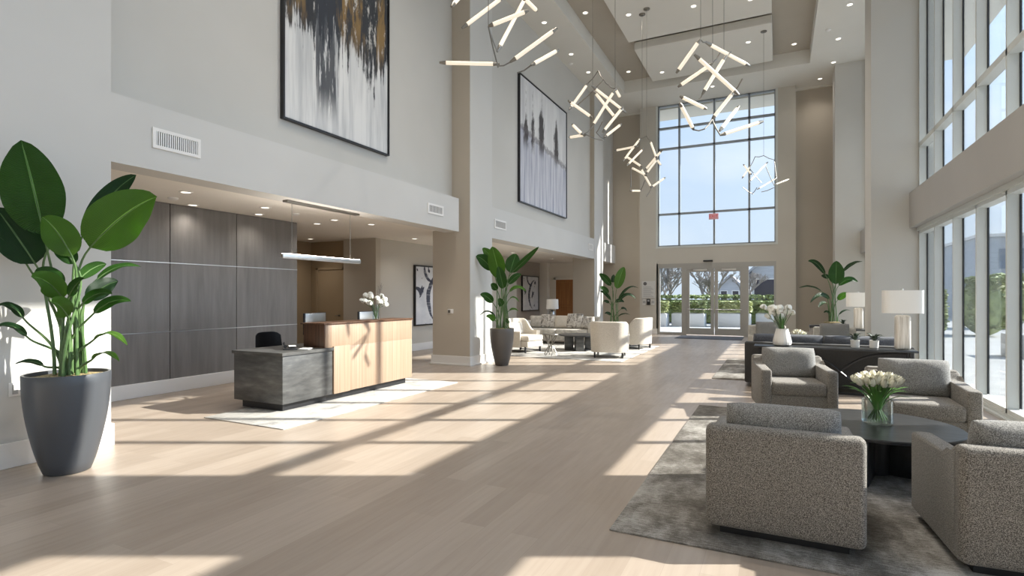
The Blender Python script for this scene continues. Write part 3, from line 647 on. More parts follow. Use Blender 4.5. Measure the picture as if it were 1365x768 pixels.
# right side: columns, bulkhead, window wall
struct('column_right', B((1.71, 13.2, 0), (2.75, 14.07, ZC)), 'wall_right', label='tall square column between the right-hand windows')
struct('column_right_far', B((1.66, 20.4, 0), (2.75, 21.2, ZC)), 'wall_right', label='far square column near the entrance')
struct('column_right_near', B((1.9, 4.85, 0), (2.75, 6.0, ZC)), 'wall_right')
struct('trim_10', MB().box((1.68, 13.17, 0), (2.5, 14.1, 0.2), .005).box((1.63, 20.37, 0), (2.5, 21.2, 0.2), .005).box((1.87, 4.82, 0), (2.5, 6.03, 0.2), .005), 'trim')
segs = [(-5.0, 4.85, [-3.9, -2.77, -1.63, -0.5, 0.64, 1.78, 2.92, 4.05]), (6.0, 13.2, [7.47, 8.60, 9.73, 10.86, 12.0]), (14.07, 20.4, [14.9, 15.9, 16.9, 17.9, 18.9, 19.7])]
for si, (y0, y1, my) in enumerate(segs):
    struct('wall_bulkhead_right', B((2.35, y0, 2.86), (2.75, y1, 3.55)), 'bulk_right', label='grey bulkhead between upper and lower windows')
    struct('wall_head_right', B((2.47, y0, 2.79), (2.75, y1, 2.86)), 'frame')
    for lv, (z0, z1, trs) in enumerate(((0.07, 2.80, []), (3.55, ZC, [4.48, 7.42]))):
        f = MB(); my2 = [y0 + .04] + my + [y1 - .04]
        for y in my2: f.box((2.5, y - .022, z0), (2.62, y + .022, z1))
        for z in [z0 + .03] + trs + [z1 - .03]: f.box((2.5, y0, z - (.035 if lv == 0 else .045)), (2.64, y1, z + (.03 if lv == 0 else .045)))
        wd = struct('window_%d' % (4 + si * 2 + lv), f, 'frame', label=('lower' if lv == 0 else 'upper') + ' strip of the right window wall')
        g = MB()
        for y in my2:
            for sg in (-1, 1): g.box((2.615, y + sg * .022, z0 + .07), (2.637, y + sg * .038, z1 - .07))
        zb = [z0 + .03] + trs + [z1 - .03]
        g.build('gasket', 'gasket', wd, False)
        for a, c in zip(my2, my2[1:]):
            for za, zc_ in zip(zb, zb[1:]):
                B((2.62, a + .022, za + .04), (2.63, c - .022, zc_ - .04)).build('pane', 'glass', wd, False)
    struct('trim_%d' % (11 + si), MB().box((2.44, y0, 0), (2.75, y1, 0.03)).box((2.49, y0, 0.03), (2.75, y1, 0.075)), 'frame', label='low metal sill under the right windows')
struct('wall_right_end', B((2.5, 21.2, 0), (2.75, 22.3, ZC)), 'wall_right')
struct('wall_back', B((-6.5, -5.3, 0), (2.75, -5.0, ZC)), 'wall')

# ceilings
struct('ceiling', MB().box((-6.7, -5.3, ZC), (-5.1, 22.6, ZC + .6)).box((0.92, -5.3, ZC), (2.75, 22.6, ZC + .6)).box((-5.1, 19.9, ZC), (0.92, 22.6, ZC + .6)).box((-5.1, -5.3, ZC), (0.92, 2.5, ZC + .6)), 'ceiling')
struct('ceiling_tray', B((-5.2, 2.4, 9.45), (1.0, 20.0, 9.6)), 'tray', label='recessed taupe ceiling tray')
struct('ceiling_cloud', B((-4.05, 9.0, 9.16), (-0.15, 16.3, 9.4), .006), 'ceiling', label='nearer floating ceiling panel')
struct('ceiling_cloud', B((-4.02, 16.85, 9.14), (-0.15, 19.6, 9.4), .03), 'ceiling', label='farther floating ceiling panel')
struct('ceiling_cloud_hanger', MB().box((-3.7, 9.4, 9.4), (-.5, 15.9, 9.45)).box((-3.7, 17.2, 9.4), (-.5, 19.2, 9.45)), 'tray')
struct('roof', B((-12.6, -5.3, 9.6), (2.75, 22.6, 9.8)), 'exterior')
struct('roof_eave', B((2.75, -5.3, 9.35), (5.5, 22.6, 9.6)), 'ceiling', label='roof eave outside the right window wall')
struct('ceiling_porch', B((-6.5, 22.2, 8.95), (2.75, 23.6, 9.4)), 'ceiling', label='exterior soffit above the great window')

# ------------------------------------------------------------------ wall fittings
def vent(y0, y1, z0, z1, label, n):
    v = thing('air_vent', label, 'vent', (-6.04, (y0 + y1) / 2, (z0 + z1) / 2))
    w, h = (y1 - y0) / 2, (z1 - z0) / 2; b = 0.035
    MB().box((0, -w, -h), (.015, w, -h + b)).box((0, -w, h - b), (.015, w, h)).box((0, -w, -h + b), (.015, -w + b, h - b)).box((0, w - b, -h + b), (.015, w, h - b)).build('vent_frame', 'trim', v, False)
    B((0.0005, -w + b, -h + b), (.003, w - b, h - b)).build('vent_backing', 'black', v, False)
    g = MB()
    for k in range(n):
        y = -w + b + (k + .5) * (2 * w - 2 * b) / n; g.box((.003, y - .006, -h + b), (.012, y + .006, h - b))
    g.build('grille', 'white', v, False)
vent(3.55, 4.09, 3.10, 3.32, 'long white slatted air vent on the bulkhead above the nearest plant', 20)
vent(8.66, 9.2, 3.10, 3.30, 'small white air vent at the column end of the reception bulkhead', 14)
vent(11.4, 12.0, 3.12, 3.34, 'white air vent on the alcove bulkhead beyond the column', 14)
vent(18.55, 19.0, 3.15, 3.38, 'white air vent at the far end of the alcove bulkhead', 12)
def picture(loc, w, h, art, label, axis, fr=0.04):
    p = thing('painting', label, 'painting', loc)
    me = MB(); b_ = me.b
    vs = [b_.verts.new((0.052, y, z)) for y, z in ((-w / 2, -h / 2), (w / 2, -h / 2), (w / 2, h / 2), (-w / 2, h / 2))]
    f = b_.faces.new(vs); uv = b_.loops.layers.uv.new('UVMap')
    for lp, c in zip(f.loops, ((0, 0), (1, 0), (1, 1), (0, 1))): lp[uv].uv = c
    r = bmesh.ops.extrude_face_region(b_, geom=[f]); bmesh.ops.translate(b_, vec=(-0.03, 0, 0), verts=[v for v in r['geom'] if isinstance(v, bmesh.types.BMVert)])
    me.build('canvas', art, p, False)
    W, Hh = w / 2 + 0.012, h / 2 + 0.012; e = fr * 0.6
    MB().box((0, -W - e, -Hh - e), (.075, W + e, -Hh)).box((0, -W - e, Hh), (.075, W + e, Hh + e)).box((0, -W - e, -Hh), (.075, -W, Hh)).box((0, W, -Hh), (.075, W + e, Hh)).build('picture_frame', 'black', p, False)
    B((0, -W, -Hh), (.018, W, Hh)).build('backing', 'black', p, False)
    return p
picture((-6.4, 6.71, 5.83), 2.28, 3.5, 'art1', 'large abstract canvas with gold and charcoal drips above the reception', 'X')
picture((-6.2, 14.8, 5.72), 3.5, 3.35, 'art2', 'large abstract canvas of grey-blue drips beyond the column', 'X')
picture((-8.95, 12.95, 1.52), 1.5, 1.6, 'art3', 'framed navy brushstroke painting left of the column, low on the wall', 'X')
picture((-9.4, 20.9, 1.62), 1.6, 1.4, 'art4', 'black and white painting on the accent wall of the alcove', 'X')
# outlet, thermostat, sensor, signs
o = thing('power_outlet', 'white wall outlet beside the nearest plant pot', 'outlet', (-6.04, 2.38, 0.68))
B((0, -.045, -.06), (.008, .045, .06), .003).build('cover_plate', 'white', o); MB().box((.008, -.02, -.042), (.011, .02, .042)).build('socket', 'inkgrey', o, False)
o = thing('thermostat', 'small white thermostat on the tan column face', 'thermostat', (-6.43, 10.1, 1.17))
B((-.07, -.022, -.05), (.07, 0, .05), .006).build('housing', 'white', o); B((-.055, -.027, -.035), (.005, -.022, .03)).build('display', 'steel', o, False)
o = thing('door_sensor', 'black motion sensor above the entrance doors', 'sensor', (-2.38, YF, 2.84))
B((-.17, -.08, -.03), (.17, 0, .03), .012).build('housing', 'black', o); B((-.12, -.083, -.02), (.12, -.079, .005)).build('lens', 'screen', o, False)
o = thing('exit_sign', 'small pink and red exit sign hanging at the great window', 'sign', (-2.17, YF - .12, 4.50))
B((-.17, -.02, -.11), (.17, .02, .11), .006).build('sign_face', 'exitpink', o)
MB().box((-.012, .0, .11), (.012, .02, .25)).box((-.012, .0, .22), (.012, .2, .25)).build('bracket', 'steel', o, False)
def text(body, size, m, parent, loc, rot=(PI / 2, 0, 0), name='lettering'):
    c = bpy.data.curves.new(name, 'FONT'); c.body = body; c.size = size; c.extrude = 0.002; c.align_x = 'CENTER'; c.align_y = 'CENTER'
    t = bpy.data.objects.new(name, c); COL.objects.link(t); t.parent = parent; t.location = loc; t.rotation_euler = rot; bpy.context.view_layer.update(); me = bpy.data.meshes.new_from_object(t); me.materials.clear(); me.materials.append(M[m])
    q = bpy.data.objects.new(name, me); COL.objects.link(q); q.parent = parent; q.location = loc; q.rotation_euler = rot; bpy.data.objects.remove(t); return q
text('EXIT', 0.155, 'exitred', o, (0, -.022, 0))
o = thing('notice_board', 'white framed notice with grey text lines left of the entrance', 'sign', (-4.62, YF, 1.76))
B((-.26, -.03, -.34), (.26, 0, .34), .004).build('board', 'paper', o, False)
MB().cyl((-.13, -.031, .24), (-.13, -.036, .24), .07, n=24).build('round_logo', 'ink', o)
g = MB()
for k in range(9): g.box((-.2, -.033, .10 - k * .048), (.1 + .1 * ((k * 7) % 3) / 2, -.03, .118 - k * .048))
g.build('text_lines', 'inkgrey', o, False)
for dx, m_, lb in ((-.17, 'paper', 'pale notice card with grey marks below the notice board, left of three'), (0.0, 'black', 'dark card reader between two pale cards below the notice board'), (.17, 'paper', 'pale notice card with grey marks below the notice board, right of three')):
    o = thing('card_reader' if m_ == 'black' else 'notice_card', lb, 'card reader' if m_ == 'black' else 'card', (-4.62 + dx, YF, 1.27))
    B((-.07, -.02, -.12), (.07, 0, .12), .004).build('plate', m_, o, False)
    (MB().box((-.04, -.023, .02), (.04, -.02, .09)) if m_ == 'black' else MB().box((-.05, -.022, -.05), (.05, -.02, .05))).build('marks', 'inkgrey', o, False)

# ------------------------------------------------------------------ lights in the ceilings
def spot(o, e, size=2.3, blend=1.0, col=(1, 0.93, 0.84)):
    l = bpy.data.lights.new('lamp', 'SPOT'); l.energy = e; l.spot_size = size; l.spot_blend = blend; l.shadow_soft_size = 0.06; l.color = col
    p = bpy.data.objects.new('lamp', l); COL.objects.link(p); p.parent = o; p.location = (0, 0, -.03)
dl = None
def downlight(x, y, z, label, group, e, r=0.085):
    global dl
    if dl is None:
        dl = thing('recessed_downlight', label, 'downlight', (x, y, z), group=group)
        MB().lathe([(0.062, 0), (0.062, -.004), (.072, -.012), (.092, -.008), (.092, 0)], 24).build('trim_ring', 'white', dl)
        MB().cyl((0, 0, -.001), (0, 0, -.006), .06, n=24).build('lens', 'lampglow', dl)
        o = dl
    else:
        o = dup(dl, (x, y, z), 0, label, group)
        for ch in list(o.children):
            if ch.type == 'LIGHT': bpy.data.objects.remove(ch)
    if e: spot(o, e)
    o['group'] = group
    return o
for x, y in [(-7.39, 4.8), (-8.23, 6.66), (-7.51, 6.2), (-8.25, 8.03), (-7.55, 7.78), (-7.35, 8.59), (-10.6, 10.1), (-10.5, 9.5), (-8.2, 11.2), (-8.33, 5.52)]:
    downlight(x, y, 2.95, 'round recessed downlight in the low ceiling over the reception', 'downlights in the reception ceiling', 22)
for x, y in [(-7.6, 13.5), (-7.9, 16.2), (-7.8, 19.5)]:
    downlight(x, y, 2.95, 'round recessed downlight in the low ceiling over the seating alcove', 'downlights in the alcove ceiling', 70)
for x, y in [(-5.75, 13.77), (-5.75, 15.93), (-5.7, 17.47)]:
    downlight(x, y, 9.0, 'round recessed downlight in the high ceiling strip along the left wall', 'downlights in the left ceiling strip', 0)
for x, y in [(1.6, 20.18), (1.66, 16.37), (1.58, 18.4)]:
    downlight(x, y, 9.0, 'round recessed downlight in the high ceiling strip along the right windows', 'downlights in the right ceiling strip', 0)
for x, y in [(1.3, 21.5), (-2.1, 20.6)]:
    downlight(x, y, 9.0, 'round recessed downlight in the ceiling strip by the entrance wall', 'downlights by the entrance wall', 50)
for x, y in [(-4.7, 12.4), (-4.85, 14.6), (-4.75, 19.1), (0.46, 19.3), (0.5, 12.5), (-4.7, 8.0), (0.5, 8.0), (-2.0, 5.0), (-3.6, 7.0), (-.6, 7.0)]:
    downlight(x, y, 9.45, 'round recessed downlight in the taupe ceiling tray', 'downlights in the ceiling tray', 400 if -4.2 < x < 0.2 else 0)
for x, y in [(-3.65, 14.68), (-2.0, 15.0), (-.63, 15.3), (-2.0, 11.5)]:
    downlight(x, y, 9.16, 'round recessed downlight in the nearer floating ceiling panel', 'downlights in the nearer ceiling panel', 200)
for x, y in [(-3.55, 18.9), (-.8, 17.8)]:
    downlight(x, y, 9.14, 'round recessed downlight in the farther floating ceiling panel', 'downlights in the farther ceiling panel', 200)
for x, y, z, lb in [(-8.0, 5.0, 2.95, 'small white sprinkler head in the reception ceiling'), (-7.6, 6.9, 2.95, 'white smoke detector in the reception ceiling near the pendant'), (-6.0, 16.58, 9.0, 'round speaker grille in the left ceiling strip'), (1.27, 17.65, 9.0, 'round speaker grille in the right ceiling strip')]:
    o = MB().lathe([(.07, 0), (.07, -.015), (.05, -.03), (.0, -.032)], 20).build('ceiling_detector', 'white'); o.location = (x, y, z); tag(o, lb, 'ceiling fitting')

# ------------------------------------------------------------------ chandeliers
def ceil_z(x, y):
    if -4.05 < x < -0.15 and 9.0 < y < 16.3: return 9.16
    if -4.02 < x < -0.15 and 16.85 < y < 19.6: return 9.14
    if -5.1 < x < 0.92 and 2.5 < y < 19.9: return 9.45
    return 9.0
def light_tube(a, c, r, par):
    a, c = Vector(a), Vector(c); d = (c - a).normalized(); cap = min(.11, (c - a).length * .11)
    t_ = MB().cyl(a + d * cap, c - d * cap, r, n=14).build('light_tube', 'tube', par)
    for p, q in ((a, a + d * cap), (c, c - d * cap)): MB().cyl(p, q, r * .55, r * 1.12, n=12).build('end_cap', 'steel', t_)
CL = ['tube chandelier nearest the reception, cut by the top of the view', 'tube chandelier hanging in front of the grey-blue drip painting', 'tube chandelier hanging low left of the great window', 'wide tube chandelier hanging in front of the top of the great window', 'small dark tube chandelier hanging at the right edge of the great window']
for i, (tubes, rods, cab) in enumerate(CHANDELIERS):
    cx = sum(c[0] for c in cab) / len(cab); cy = sum(c[1] for c in cab) / len(cab)
    ch = thing('tube_chandelier', CL[i], 'chandelier', (cx, cy, ceil_z(cx, cy)), group='tube chandeliers')
    off = Vector(ch.location)
    for a, c in tubes: light_tube(Vector(a) - off, Vector(c) - off, .027 if i < 4 else .022, ch)
    for a, c in rods:
        a, c = Vector(a) - off, Vector(c) - off
        MB().tube([a, (a + c) / 2 + Vector((0, 0, -.02)), c], .010, 8).build('branch_rod', 'steel', ch)
    for c in cab:
        z = ceil_z(c[0], c[1]); p = Vector(c) - off; q = Vector((c[0], c[1], z)) - off
        MB().cyl(p, q, .0045, n=6).build('cable', 'steel', ch)
        MB().lathe([(.085, 0), (.085, -.02), (.07, -.03), (0, -.032)], 24, (q.x, q.y, q.z)).build('canopy', 'steel', ch)
# linear pendant
pd = thing('linear_pendant', 'slim silver bar pendant hanging over the reception desk', 'pendant lamp', (-6.24, 6.2, 2.86))
B((-.05, -.72, -.03), (.05, .75, 0), .004).build('ceiling_canopy', 'steel', pd)
B((-.03, -.78, -.82), (.03, .80, -.76), .006).build('light_bar', 'silver', pd)
B((-.02, -.76, -.762), (.02, .78, -.757)).build('added_fill_strip', 'ceiling_fill', pd)  # glowing strip added on top of the bar to lift the ceiling
B((-.022, -.76, -.825), (.022, .78, -.82)).build('diffuser', 'white', pd)
for y in (-.6, .58): MB().cyl((0, y, -.76), (0, y, -.03), .004, n=6).build('cable', 'steel', pd)
# ------------------------------------------------------------------ reception desk
dk = thing('reception_desk', 'two-level reception desk, dark stone end and striped oak counter', 'desk', (-6.15, 6.3, .012))
D0 = Vector((-6.15, 6.3, 0))
def L(x, y, z): return (x - D0.x, y - D0.y, z)
MB().box(L(-6.60, 4.95, .10), L(-5.68, 5.82, .72), .004).build('stone_block', 'stone', dk)
MB().prism([(a - D0.x, b_ - D0.y) for a, b_ in ((-6.62, 4.93), (-5.66, 4.93), (-5.66, 5.822), (-6.145, 5.822), (-6.145, 7.6), (-6.62, 7.6))], .72, .76, 'Z').build('work_surface', 'stone', dk)
MB().box(L(-5.71, 5.82, .10), L(-5.655, 6.14, .775), .003).build('oak_step', 'deskwood', dk)
MB().box(L(-6.14, 6.14, .10), L(-5.68, 7.68, .76), .003).box(L(-6.06, 5.68, .76), L(-5.68, 7.68, 1.09), .003).build('counter_front', 'deskwood', dk)
MB().box(L(-6.08, 5.665, .77), L(-5.685, 5.682, 1.09), .002).build('counter_end', 'deskwood_dark', dk)
MB().box(L(-6.12, 5.64, 1.09), L(-5.66, 7.70, 1.11), .003).build('counter_top', 'deskwood_dark', dk)
MB().box(L(-6.52, 5.02, 0), L(-5.76, 5.82, .10)).box(L(-6.1, 5.82, 0), L(-5.76, 7.60, .10)).build('plinth', 'black', dk)
MB().box(L(-6.60, 6.9, .10), L(-6.14, 7.58, .72), .004).build('drawer_unit', 'stone', dk)
rg = tag(MB().box((-6.35, 4.35, .0), (-4.98, 8.05, .012), .004).build('area_rug', 'rug_pale'), 'pale grey patterned rug under the reception desk', 'rug')
# monitors, phone, chair, flowers
def monitor(loc, rz, label):
    m_ = thing('computer_monitor', label, 'monitor', loc, rz, 'monitors on the reception desk')
    MB().box((-.27, -.015, .14), (.27, .015, .47), .006).build('screen_housing', 'black', m_)
    MB().box((-.25, .014, .20), (.25, .022, .462), .003).build('back_cover', 'silver', m_)
    B((-.258, -.0185, .155), (.258, -.014, .458)).build('screen', 'screen', m_, False)
    MB().box((-.03, .012, .02), (.03, .035, .32), .005).build('stand', 'silver', m_)
    MB().box((-.13, -.08, 0), (.13, .10, .012), .005).build('base', 'silver', m_)
    return m_
monitor((-6.5, 6.28, .772), math.radians(-80), 'black monitor standing at the low end of the oak counter')
monitor((-6.38, 7.38, .772), math.radians(-88), 'black monitor whose top edge shows beside the flowers')
ph = thing('desk_phone', 'black desk phone with white pad on the stone worktop', 'telephone', (-6.0, 5.35, .772), .9)
MB().prism([(-.10, 0), (.10, 0), (.10, .05), (-.10, .02)], -.09, .09, 'X', .004).build('phone_base', 'black', ph)
MB().tube([(-.065, -.10, .05), (-.065, -.03, .068), (-.065, .05, .082), (-.065, .11, .075)], [.022, .014, .014, .022], 10).build('handset', 'black', ph)
MB().box((-.015, -.08, .045), (.075, .07, .052)).build('keypad', 'white', ph, False)
kb = thing('paper_pad', 'white paper pad beside the desk phone', 'paper', (-5.86, 5.5, .772), .5)
B((-.07, -.1, 0), (.07, .1, .012), .002).build('pages', 'white', kb)
oc = thing('office_chair', 'black office chair behind the reception desk', 'chair', (-6.86, 5.85, 0), math.radians(80))
n = MB(); b_ = n.b; gr = []
for i in range(11):
    row = []
    for j in range(9):
        u = i / 10 * 2 - 1; v = j / 8
        w = .24 * (1 - .12 * v) * (1 - .04 * abs(u)); row.append(b_.verts.new((u * w, .22 + .06 * u * u * -1 + .05 * v, .50 + v * .45 - (.05 * abs(u) ** 5 if v > .9 else 0))))
    gr.append(row)
for i in range(10):
    for j in range(8): b_.faces.new((gr[i][j], gr[i + 1][j], gr[i + 1][j + 1], gr[i][j + 1]))
bmesh.ops.solidify(b_, geom=b_.faces[:], thickness=.03)
n.build('backrest', 'black', oc)
MB().box((-.25, -.24, .43), (.25, .22, .50), .03, 3).build('seat', 'black', oc)
MB().cyl((0, 0, .12), (0, 0, .43), .025).build('gas_column', 'steel', oc)
for k in range(5):
    a = 2 * PI * k / 5; lg = MB().tube([(0, 0, .12), (.15 * math.cos(a), .15 * math.sin(a), .10), (.30 * math.cos(a), .30 * math.sin(a), .07)], [.025, .02, .014], 8).build('leg', 'black', oc)
    MB().cyl((.30 * math.cos(a) - .012, .30 * math.sin(a), .03), (.30 * math.cos(a) + .012, .30 * math.sin(a), .03), .03, n=14).build('caster', 'black', lg)
for sx in (-1, 1): MB().tube([(sx * .25, .12, .47), (sx * .29, .10, .55), (sx * .29, .08, .66), (sx * .29, -.14, .67)], .016, 8).build('armrest', 'black', oc)

def blossom(mb, c, r, rr, kind='ball'):
    c = Vector(c)
    for k in range(7):
        a = rr.random() * 2 * PI; e = rr.uniform(-.4, 1.2); d_ = Vector((math.cos(a) * math.cos(e), math.sin(a) * math.cos(e), math.sin(e)))
        g = bmesh.ops.create_icosphere(mb.b, subdivisions=1, radius=r * .55)['verts']
        q = d_.to_track_quat('Z', 'Y').to_matrix().to_4x4()
        bmesh.ops.transform(mb.b, matrix=Matrix.Translation(c + d_ * r * .5) @ q @ Matrix.Diagonal((1, 1, .45, 1)), verts=g)
def tulip_head(mb, c, d_, s=1.0):
    c, d_ = Vector(c), Vector(d_).normalized(); q = d_.to_track_quat('Z', 'Y').to_matrix().to_4x4()
    for k in range(6):
        a = k * PI / 3; ns = 6; rows = []
        for i in range(ns + 1):
            t_ = i / ns; rad = .020 * math.sin(PI * min(1, .15 + .72 * t_)) ** .8 * (1.0 if k % 2 else .88); wid = .017 * math.sin(PI * (.08 + .88 * t_)) + .001
            row = []
            for j in (-1, 0, 1):
                ang = a + j * wid / .020 * .85; row.append(mb.b.verts.new(Matrix.Translation(c) @ q @ Vector((s * rad * math.cos(ang), s * rad * math.sin(ang), s * .058 * t_))))
            rows.append(row)
        for r0, r1 in zip(rows, rows[1:]):
            for j in (0, 1): mb.b.faces.new((r0[j], r0[j + 1], r1[j + 1], r1[j]))
def strap_leaf(mb, p0, p1, p2, w, nseg=10):
    p0, p1, p2 = Vector(p0), Vector(p1), Vector(p2); prev = None
    for i in range(nseg + 1):
        t_ = i / nseg; p = (1 - t_) ** 2 * p0 + 2 * t_ * (1 - t_) * p1 + t_ * t_ * p2; tg = (2 * (1 - t_) * (p1 - p0) + 2 * t_ * (p2 - p1)).normalized()
        side = tg.cross(Vector((0, 0, 1))); side = side.normalized() if side.length > .05 else Vector((1, 0, 0)); nn = side.cross(tg)
        ww = w * math.sin(PI * (.12 + .86 * t_)) ** .7; row = [mb.b.verts.new(p - side * ww + nn * ww * .35), mb.b.verts.new(p), mb.b.verts.new(p + side * ww + nn * ww * .35)]
        if prev:
            for j in (0, 1): mb.b.faces.new((prev[j], prev[j + 1], row[j + 1], row[j]))
        prev = row
# flower vase on the counter
fv = thing('flower_vase', 'clear glass vase of white blossoms and twigs on the oak counter', 'flower vase', (-5.88, 6.98, 1.11))
MB().lathe([(.05, 0), (.055, .01), (.055, .25), (.049, .25), (.049, .012), (0.0, .012)], 24).build('vase', 'vaseglass', fv)
rr = random.Random(4); st = MB(); bl = MB(); tw = MB()
for k in range(15):
    left = k < 9; c = Vector((rr.uniform(-.20, -.05), rr.uniform(-.17, .02), rr.uniform(.24, .42))) if left else Vector((rr.uniform(.0, .12), rr.uniform(.0, .16), rr.uniform(.24, .42)))
    st.tube([(0, 0, .02), (c.x * .3, c.y * .3, .2), tuple(c)], .0035, 6); blossom(bl, c, .062, rr)
for k in range(6):
    c = Vector((rr.uniform(-.02, .08), rr.uniform(0, .12), rr.uniform(.5, .62))); mid = c * .55 + Vector((0, 0, .03))
    tw.tube([(0, 0, .1), tuple(mid), tuple(c)], [.004, .003, .0015], 5)
    for q in range(3): tw.tube([tuple(mid + (c - mid) * (.2 + .25 * q)), tuple(mid + (c - mid) * (.45 + .25 * q) + Vector((rr.uniform(-.04, .04), rr.uniform(-.04, .04), .02)))], .0015, 4)
st.build('stem', 'petiole', fv); bl.build('blossom', 'petalwhite', fv); tw.build('twig', 'bark', fv)

# ------------------------------------------------------------------ potted bird-of-paradise plants
def bez(p, q, r, s, t_): return (1 - t_) ** 3 * p + 3 * t_ * (1 - t_) ** 2 * q + 3 * t_ * t_ * (1 - t_) * r + t_ ** 3 * s
def big_leaf(base, tip, w, arch, edge, soil, off, par, m_, rr, thick):
    base, tip, soil = Vector(base), Vector(tip), Vector(soil); Ln = (tip - base).length
    open_side = Vector((0, 0, 1.5)); out = (base - soil); out.z = 0; out = out.normalized() if out.length > .03 else Vector((.3, -.3, 0))
    mid = (base + tip) / 2 + Vector((0, 0, arch + Ln * .04))
    ctrl = mid * 2 - (base + tip) / 2
    nv = Vector((0, 0, 1)) * (1.0 if edge else .35) + (out * .3) + ((open_side - base).normalized() * (0.55 if edge else 1.0)) + Vector((rr.uniform(-.15, .15), rr.uniform(-.15, .15), 0))
    W = w * (1.7 if edge else 1.08) / 2
    mb = MB(); ns, nw = 16, 4; uvl = mb.b.loops.layers.uv.new('UVMap'); rows = []
    for i in range(ns + 1):
        t_ = i / ns; p = (1 - t_) ** 2 * base + 2 * t_ * (1 - t_) * ctrl + t_ * t_ * tip
        tg = (2 * (1 - t_) * (ctrl - base) + 2 * t_ * (tip - ctrl)).normalized(); side = tg.cross(nv).normalized(); nn = side.cross(tg).normalized()
        s_ = max(0.0, math.sin(PI * min(1, t_ ** .80)) ) ** .62 * (1 - .12 * t_)
        row = []
        for j in range(-nw, nw + 1):
            u = j / nw; wave = .035 * W * 2 * math.sin(t_ * 17 + j) * abs(u) ** 2
            row.append((mb.b.verts.new(p + side * (u * W * s_) + nn * ((.34 * abs(u) - .16 * u * u) * W * s_ + wave * .6)), (t_, u * .5 + .5)))
        rows.append(row)
    for r0, r1 in zip(rows, rows[1:]):
        for j in range(2 * nw):
            q = (r0[j], r0[j + 1], r1[j + 1], r1[j]); f = mb.b.faces.new([v for v, _ in q])
            for lp, (_, uv) in zip(f.loops, q): lp[uvl].uv = uv
    o = mb.build('leaf', m_, par)
    for v in o.data.vertices: v.co -= off
    # stalk
    s0 = soil + Vector((out.x * .35 + rr.uniform(-.8, .8), out.y * .35 + rr.uniform(-.8, .8), 0)) * thick * 10
    d0 = (ctrl - base).normalized(); h = (base - s0).length
    pts = [bez(s0, s0 + Vector((0, 0, h * .45)) + (base - s0) * .1, base - d0 * h * .25, base, k / 12) for k in range(13)]
    pts += [(1 - t_) ** 2 * base + 2 * t_ * (1 - t_) * ctrl + t_ * t_ * tip for t_ in (.15, .4, .7, .95)]
    rad = [thick * (1.25 - .6 * k / 12) for k in range(13)] + [thick * .5, thick * .38, thick * .25, thick * .12]
    st_ = MB().tube([p - off for p in pts], rad, 8).build('stalk', 'petiole', o)
    return o
def plant(data, pot_prof, potmat, label, thick, seed, mats, square=False):
    soil, leaves = data; rr = random.Random(seed); x, y, z = soil
    p = thing('potted_plant', label, 'potted plant', (x, y, 0)); off = Vector((x, y, 0))
    MB().lathe(pot_prof, 40).build('pot', potmat, p)
    rt = pot_prof[-1][0]
    so = MB().lathe([(0.001, -.02), (rt * .98, -.02), (rt * .98, -.0), (rt * .5, .018), (0.001, .025)], 32, (0, 0, z - .03)); 
    for v in so.b.verts: v.co.z += .008 * noise.noise(v.co * 25)
    so.build('soil', 'soil', p)
    for i, (a, c, w, ar, e) in enumerate(leaves):
        big_leaf(a, c, w, ar, e, (x, y, z - .02), off, p, mats[i] if i < len(mats) else 'leaf', rr, thick)
    return p
def potprof(rt, rb, h, bulge=.06):
    pr = [(rb * .9, 0.0), (rb, .01)]
    for k in range(1, 11):
        t_ = k / 10; pr.append((rb + (rt - rb) * (math.sin(t_ * PI / 2) ** .85) , .01 + (h - .01) * t_))
    pr += [(rt * .985, h + .006), (rt * .93, h + .004), (rt * .92, h - .045)]
    return pr
g_, l_, d_ = 'leaf', 'leaf_light', 'leaf_dark'
plant(PLANT_A, potprof(.305, .165, .84), 'potstone', 'tall leafy plant in a charcoal pot against the near left wall', .0115, 3, [g_, d_, l_, l_, d_, d_, l_, d_, g_, g_, l_, d_, d_, l_, l_, d_, d_, d_])
plant(PLANT_B, potprof(.265, .14, .80), 'potbrown', 'leafy plant in a bronze-grey pot beside the tan column', .011, 5, [l_, g_, g_, g_, l_, g_, g_, l_, g_, l_, g_, l_, d_, l_, g_, g_])
plant(PLANT_C, potprof(.25, .17, .64), 'black', 'plant with one leaf coloured lime as if backlit behind the cream chairs', .012, 7, [l_, g_, d_, g_, d_, d_, d_, d_, d_, d_, d_, d_])  # first leaf is lime; the backlight through it is put into the colour
plant(PLANT_D, potprof(.27, .18, .62), 'black', 'leafy plant before the right recess by the entrance', .013, 9, [g_, d_, d_, g_, d_, d_, d_, l_, d_, d_, d_])

